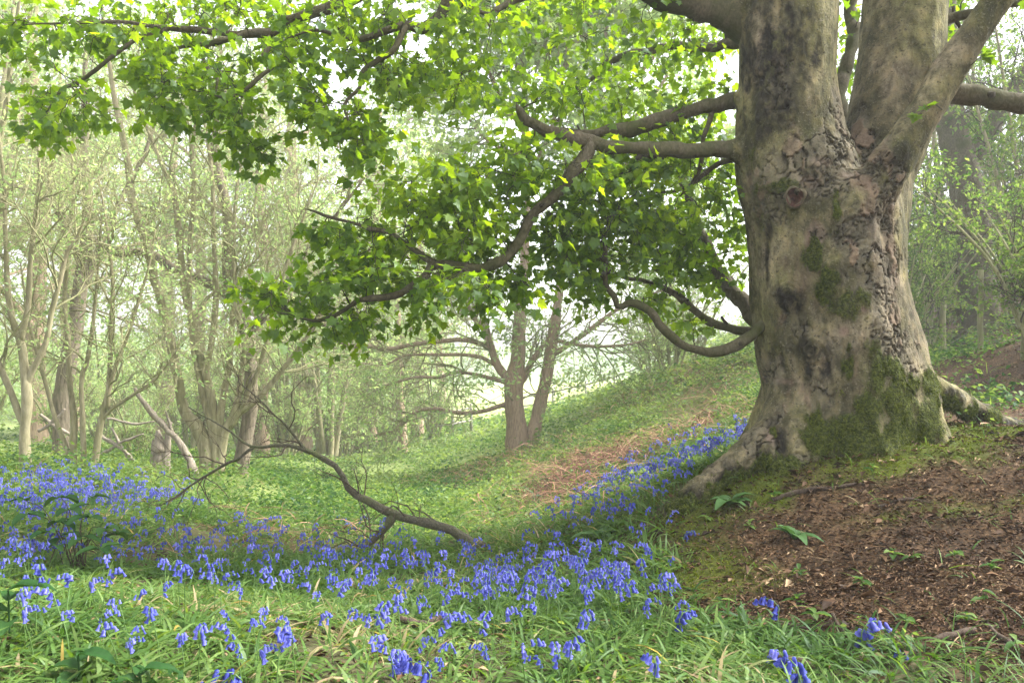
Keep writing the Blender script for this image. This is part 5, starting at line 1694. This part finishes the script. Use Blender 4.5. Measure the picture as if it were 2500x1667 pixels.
lw = lambda x, y: litter_w(x, y) * (1 - .8 * moss_w(x, y))
chips(36000, .5, 3.0, 2.0, 3.6, lw, (.009, .034))
chips(36000, .6, 4.2, 3.4, 6.0, lw, (.010, .042), .025)
chips(9000, 2.8, 6, 2.0, 6.0, lw, (.012, .045), .025)
chips(9000, 2.4, 9, 5.8, 15, lw, (.02, .07), .03)
chips(4500, -3, 1.4, 2, 5.5, lambda x, y: 1 - litter_w(x, y), (.015, .05), .02)
chips(1500, .6, 3.6, 2.2, 5.4, lambda x, y: lw(x, y) * np.clip(fbm(xyz(x, y, 0) * 2.6, 2, 209) * 3 - 1, 0, 1), (.035, .085), .03)
c = scatter(5200, .5, 7, 2.0, 9, lambda x, y: litter_w(x, y) * .8)
n_ = len(c)
a = rng.uniform(0, 6.28, n_)
blades(c + np.array([0, 0, .012]), np.stack([np.cos(a), np.sin(a), rng.uniform(-.05, .25, n_)], -1), rng.uniform(.03, .15, n_), rng.uniform(.0015, .004, n_), rng.uniform(0, .3, n_), 5, gg, rng.beta(1.2, 1.6, n_))
solo('leaf_litter', gg, M['litter'], 'brown chips of dead leaves and husks strewn under the sycamore', 'leaf litter', kind='stuff')

# moss tufts on the mound
gg = Geo()
c = scatter(80000, .4, 4.6, 3.4, 7.2, moss_w)
n_ = len(c)
a = rng.uniform(0, 6.28, n_)
blades(c, np.stack([np.cos(a), np.sin(a), rng.uniform(.3, 1.5, n_)], -1), rng.uniform(.014, .045, n_), rng.uniform(.004, .009, n_), rng.uniform(.1, .5, n_), 3, gg, np.clip(rng.normal(.5, .2, n_) + (fbm(c * 5, 2, 201) - .5), 0, 1))
solo('moss', gg, M['moss'], 'springy yellow-green moss covering the mound round the sycamore roots', 'moss', kind='stuff')


gg = Geo()
b_, nn_ = MOSSB
n_ = len(b_)
blades(b_, nn_ + rng.normal(size=(n_, 3)) * .7, rng.uniform(.006, .018, n_), rng.uniform(.003, .007, n_), rng.uniform(.1, .6, n_), 3, gg, np.clip(rng.normal(.35, .18, n_) + (fbm(b_ * 7, 2, 203) - .5), 0, 1))
mo = tag(part('moss', gg, M['moss'], sy), kind='stuff')
mo.parent = trunk


# ------------------------------------------------------------------ individual plants
def broad_leaf(base, d, L, W, droop, gg, rnd, fold=.25, ns=8, nw=5, crink=.0):
    """one broad leaf blade with a midrib fold, arching over"""
    d = norm(np.asarray(d, float))
    side = norm(np.cross(d, [0, 0, 1.]))
    nrm = np.cross(side, d)
    t = np.linspace(0, 1, ns)
    s = np.linspace(-1, 1, nw)
    prof = np.sin(np.pi * np.clip(t * .93 + .05, 0, 1)) ** .8
    hor = norm(d * np.array([1, 1, 0]))
    c = base + d * (L * t)[:, None] + hor * (L * droop * .35 * t ** 2)[:, None] - np.array([0, 0, 1.]) * (L * droop * t ** 2)[:, None]
    v = c[:, None] + side * (W * .5 * prof[:, None] * s[None])[:, :, None] + nrm * (W * fold * np.abs(s)[None] * prof[:, None] + crink * np.sin(t * 30)[:, None] * np.abs(s)[None])[:, :, None]
    ii, jj = np.meshgrid(np.arange(ns - 1), np.arange(nw - 1), indexing='ij')
    b_ = (ii * nw + jj).ravel()
    gg.add(v.reshape(-1, 3), np.stack([b_, b_ + 1, b_ + nw + 1, b_ + nw], -1), rnd)


def rosette(name, lab, px_, py_, Y, n, L, W, mat, grp=None, upr=.9, sd=0):
    a = P(px_, py_, Y)
    b_ = np.array([a[0], a[1], g1(a[0], a[1]) - .005])
    t_ = thing(name, lab, 'plant', b_, group=grp)
    r_ = random.Random(sd)
    for k in range(n):
        az = k * 2.4 + r_.uniform(-.3, .3)
        gg = Geo()
        broad_leaf(b_, [math.cos(az), math.sin(az), upr * r_.uniform(.5, 1.3)], L * r_.uniform(.7, 1.15), W * r_.uniform(.8, 1.2), r_.uniform(.3, .75), gg, r_.uniform(0, 1), crink=.004)
        part('leaf', gg, mat, t_)
    return t_


rosette('foxglove_plant', 'large soft grey-green rosette plant beside the left root', 1782, 1235, 4.75, 8, .20, .075, M['foxglove'], 'foxglove rosettes', 1.4, 1)
rosette('foxglove_plant', 'pale rosette plant alone on the brown litter below the mound', 1940, 1335, 4.1, 7, .17, .055, M['foxglove'], 'foxglove rosettes', 1.6, 2)
rosette('foxglove_plant', 'broad-leaved rosette among the bluebells right of the fallen branch', 1468, 1290, 5.1, 7, .2, .08, M['foxglove'], 'foxglove rosettes', 1.8, 3)
rosette('foxglove_plant', 'small mealy rosette on the moss at the far right of the mound', 2445, 1130, 5.4, 7, .11, .04, M['foxglove'], 'foxglove rosettes', 1.0, 4)
rosette('foxglove_plant', 'tall bright leafy plant on the bank below the dry bracken', 1425, 1200, 7.2, 12, .32, .11, M['nettle'], 'foxglove rosettes', 1.8, 5)

SEED = [(1725, 1285, 4.6), (1840, 1520, 3.1), (1805, 1545, 3.0), (1990, 1500, 3.15), (2230, 1410, 3.6), (2330, 1395, 3.6), (2180, 1390, 3.65), (1950, 1390, 3.7), (1760, 1410, 3.5), (2130, 1225, 4.6), (2210, 1555, 2.95), (2360, 1570, 2.85), (2480, 1620, 2.6), (2420, 1415, 3.4), (1945, 1450, 3.4), (2105, 1445, 3.4), (2400, 1500, 3.1), (1890, 1250, 4.6), (1830, 1310, 4.3)]
for q, (px_, py_, Y) in enumerate(SEED):
    a = P(px_, py_, Y)
    b_ = np.array([a[0], a[1], g1(a[0], a[1])])
    gg = Geo()
    r_ = random.Random(300 + q)
    for k in range(4 + q % 4):
        az = k * 1.57 + r_.uniform(-.5, .5)
        hh_ = r_.uniform(.01, .05)
        broad_leaf(b_ + np.array([0, 0, hh_]), [math.cos(az), math.sin(az), r_.uniform(.1, .8)], r_.uniform(.03, .065), r_.uniform(.018, .036), r_.uniform(.2, .7), gg, r_.uniform(0, 1), ns=5, nw=3)
    gg.add(*tubes(np.array([b_ - [0, 0, .01], b_ + [0.002, 0, .03], b_ + [0, .002, .05]]), np.full(3, .0013), 4), rnd=.5)
    solo('seedling', gg, M['nettle'], 'small green seedling sprouting through the brown litter', 'seedling', origin=b_, group='seedlings in the brown litter')

# bramble on the left, with leaves in threes, and near broad leaves
t_ = thing('bramble_bush', 'dark green bramble sprays arching over the bluebells at the left edge', 'bramble', base_at(180, 1370, 4.4))
for k, (px_, py_, Y, n) in enumerate(((150, 1275, 4.4, 1), (215, 1262, 4.4, 1), (260, 1290, 4.45, 1), (200, 1310, 4.35, 1), (110, 1300, 4.3, 1), (245, 1340, 4.3, 1), (170, 1245, 4.5, 1), (70, 1255, 4.4, 1), (225, 1215, 4.9, 1), (60, 1220, 4.8, 1), (285, 1305, 4.5, 1), (135, 1330, 4.3, 1), (150, 1215, 4.8, 1))):
    a = P(px_, py_, Y)
    gg = Geo()
    az0 = rng.uniform(0, 6.28)
    for q in range(3):
        az = az0 + (q - 1) * 1.5
        broad_leaf(a, [math.cos(az), math.sin(az), rng.uniform(-.1, .45)], rng.uniform(.07, .12), rng.uniform(.05, .075), rng.uniform(.2, .6), gg, rng.uniform(0, 1), crink=.003)
    part('leaf', gg, M['bramble'], t_, smooth=True)
    cc = smoothline(np.array([[t_.location[0] + rng.normal() * .06, t_.location[1], t_.location[2] - .02], (np.array(t_.location) + a) * .5 + [0, 0, .12], a]), 10)
    gg = Geo()
    gg.add(*tubes(cc, np.linspace(.004, .002, 10), 5))
    part('cane', gg, M['twigbark'], t_)
for lab, px_, py_, Y, L, W, az in (('large pale oval leaf of a dock plant at the left edge of the foreground', 20, 1440, 2.6, .13, .07, .3), ('broad blurred dock leaves low at the bottom left', 190, 1600, 2.25, .11, .055, -.2), ('broad dock leaves at the bottom edge left of centre', 340, 1640, 2.2, .10, .05, .2)):
    a = P(px_, py_, Y)
    b_ = np.array([a[0], a[1], g1(a[0], a[1])])
    gg = Geo()
    for q in range(4):
        z_ = az + q * 1.6
        broad_leaf(b_ + [0, 0, max(.02, a[2] - b_[2]) * (1 - .2 * q)], [math.cos(z_), math.sin(z_), .35], L * (1 - .1 * q), W, .45, gg, .1 + .15 * q, crink=.003)
    gg.add(*tubes(np.array([b_ - [0, 0, .02], b_ + [.005, 0, .04], [b_[0], b_[1], max(a[2], b_[2] + .02)]]), np.full(3, .003), 5), rnd=.4)
    solo('dock_plant', gg, M['bramble'], lab, 'plant', origin=b_, group='dock plants in the foreground')

# a flake of bark on the moss
a = P(2392, 1078, 5.3)
gg = Geo()
broad_leaf(np.array([a[0], a[1], g1(a[0], a[1]) + .03]), [1, .2, .15], .09, .045, .1, gg, .9, .1)
solo('bark_flake', gg, M['bracken'], 'orange-brown flake of fallen bark lying on the moss', 'bark', origin=(a[0], a[1], g1(a[0], a[1])))

# ------------------------------------------------------------------ haze
gg = Geo()
lo, hi = np.array([-172., -132, -9.0]), np.array([172., 182, 21.0])
cv = np.array([[x, y, z] for x in (lo[0], hi[0]) for y in (lo[1], hi[1]) for z in (lo[2], hi[2])])
gg.add(cv, np.array([[0, 1, 3, 2], [4, 6, 7, 5], [0, 4, 5, 1], [2, 3, 7, 6], [0, 2, 6, 4], [1, 5, 7, 3]]))
m, t, out = newmat('woodland_haze')
pv = nd(t, 'ShaderNodeVolumePrincipled')
pv.inputs['Color'].default_value = (.96, .98, 1.0, 1)
pv.inputs['Density'].default_value = HAZE_DENSITY
pv.inputs['Density Attribute'].default_value = ''
pv.inputs['Anisotropy'].default_value = .2
t.links.new(pv.outputs[0], out.inputs['Volume'])
oz = link('haze', gg.mesh('haze', m, smooth=False))
tag(oz, 'pale woodland haze', 'haze', kind='stuff')
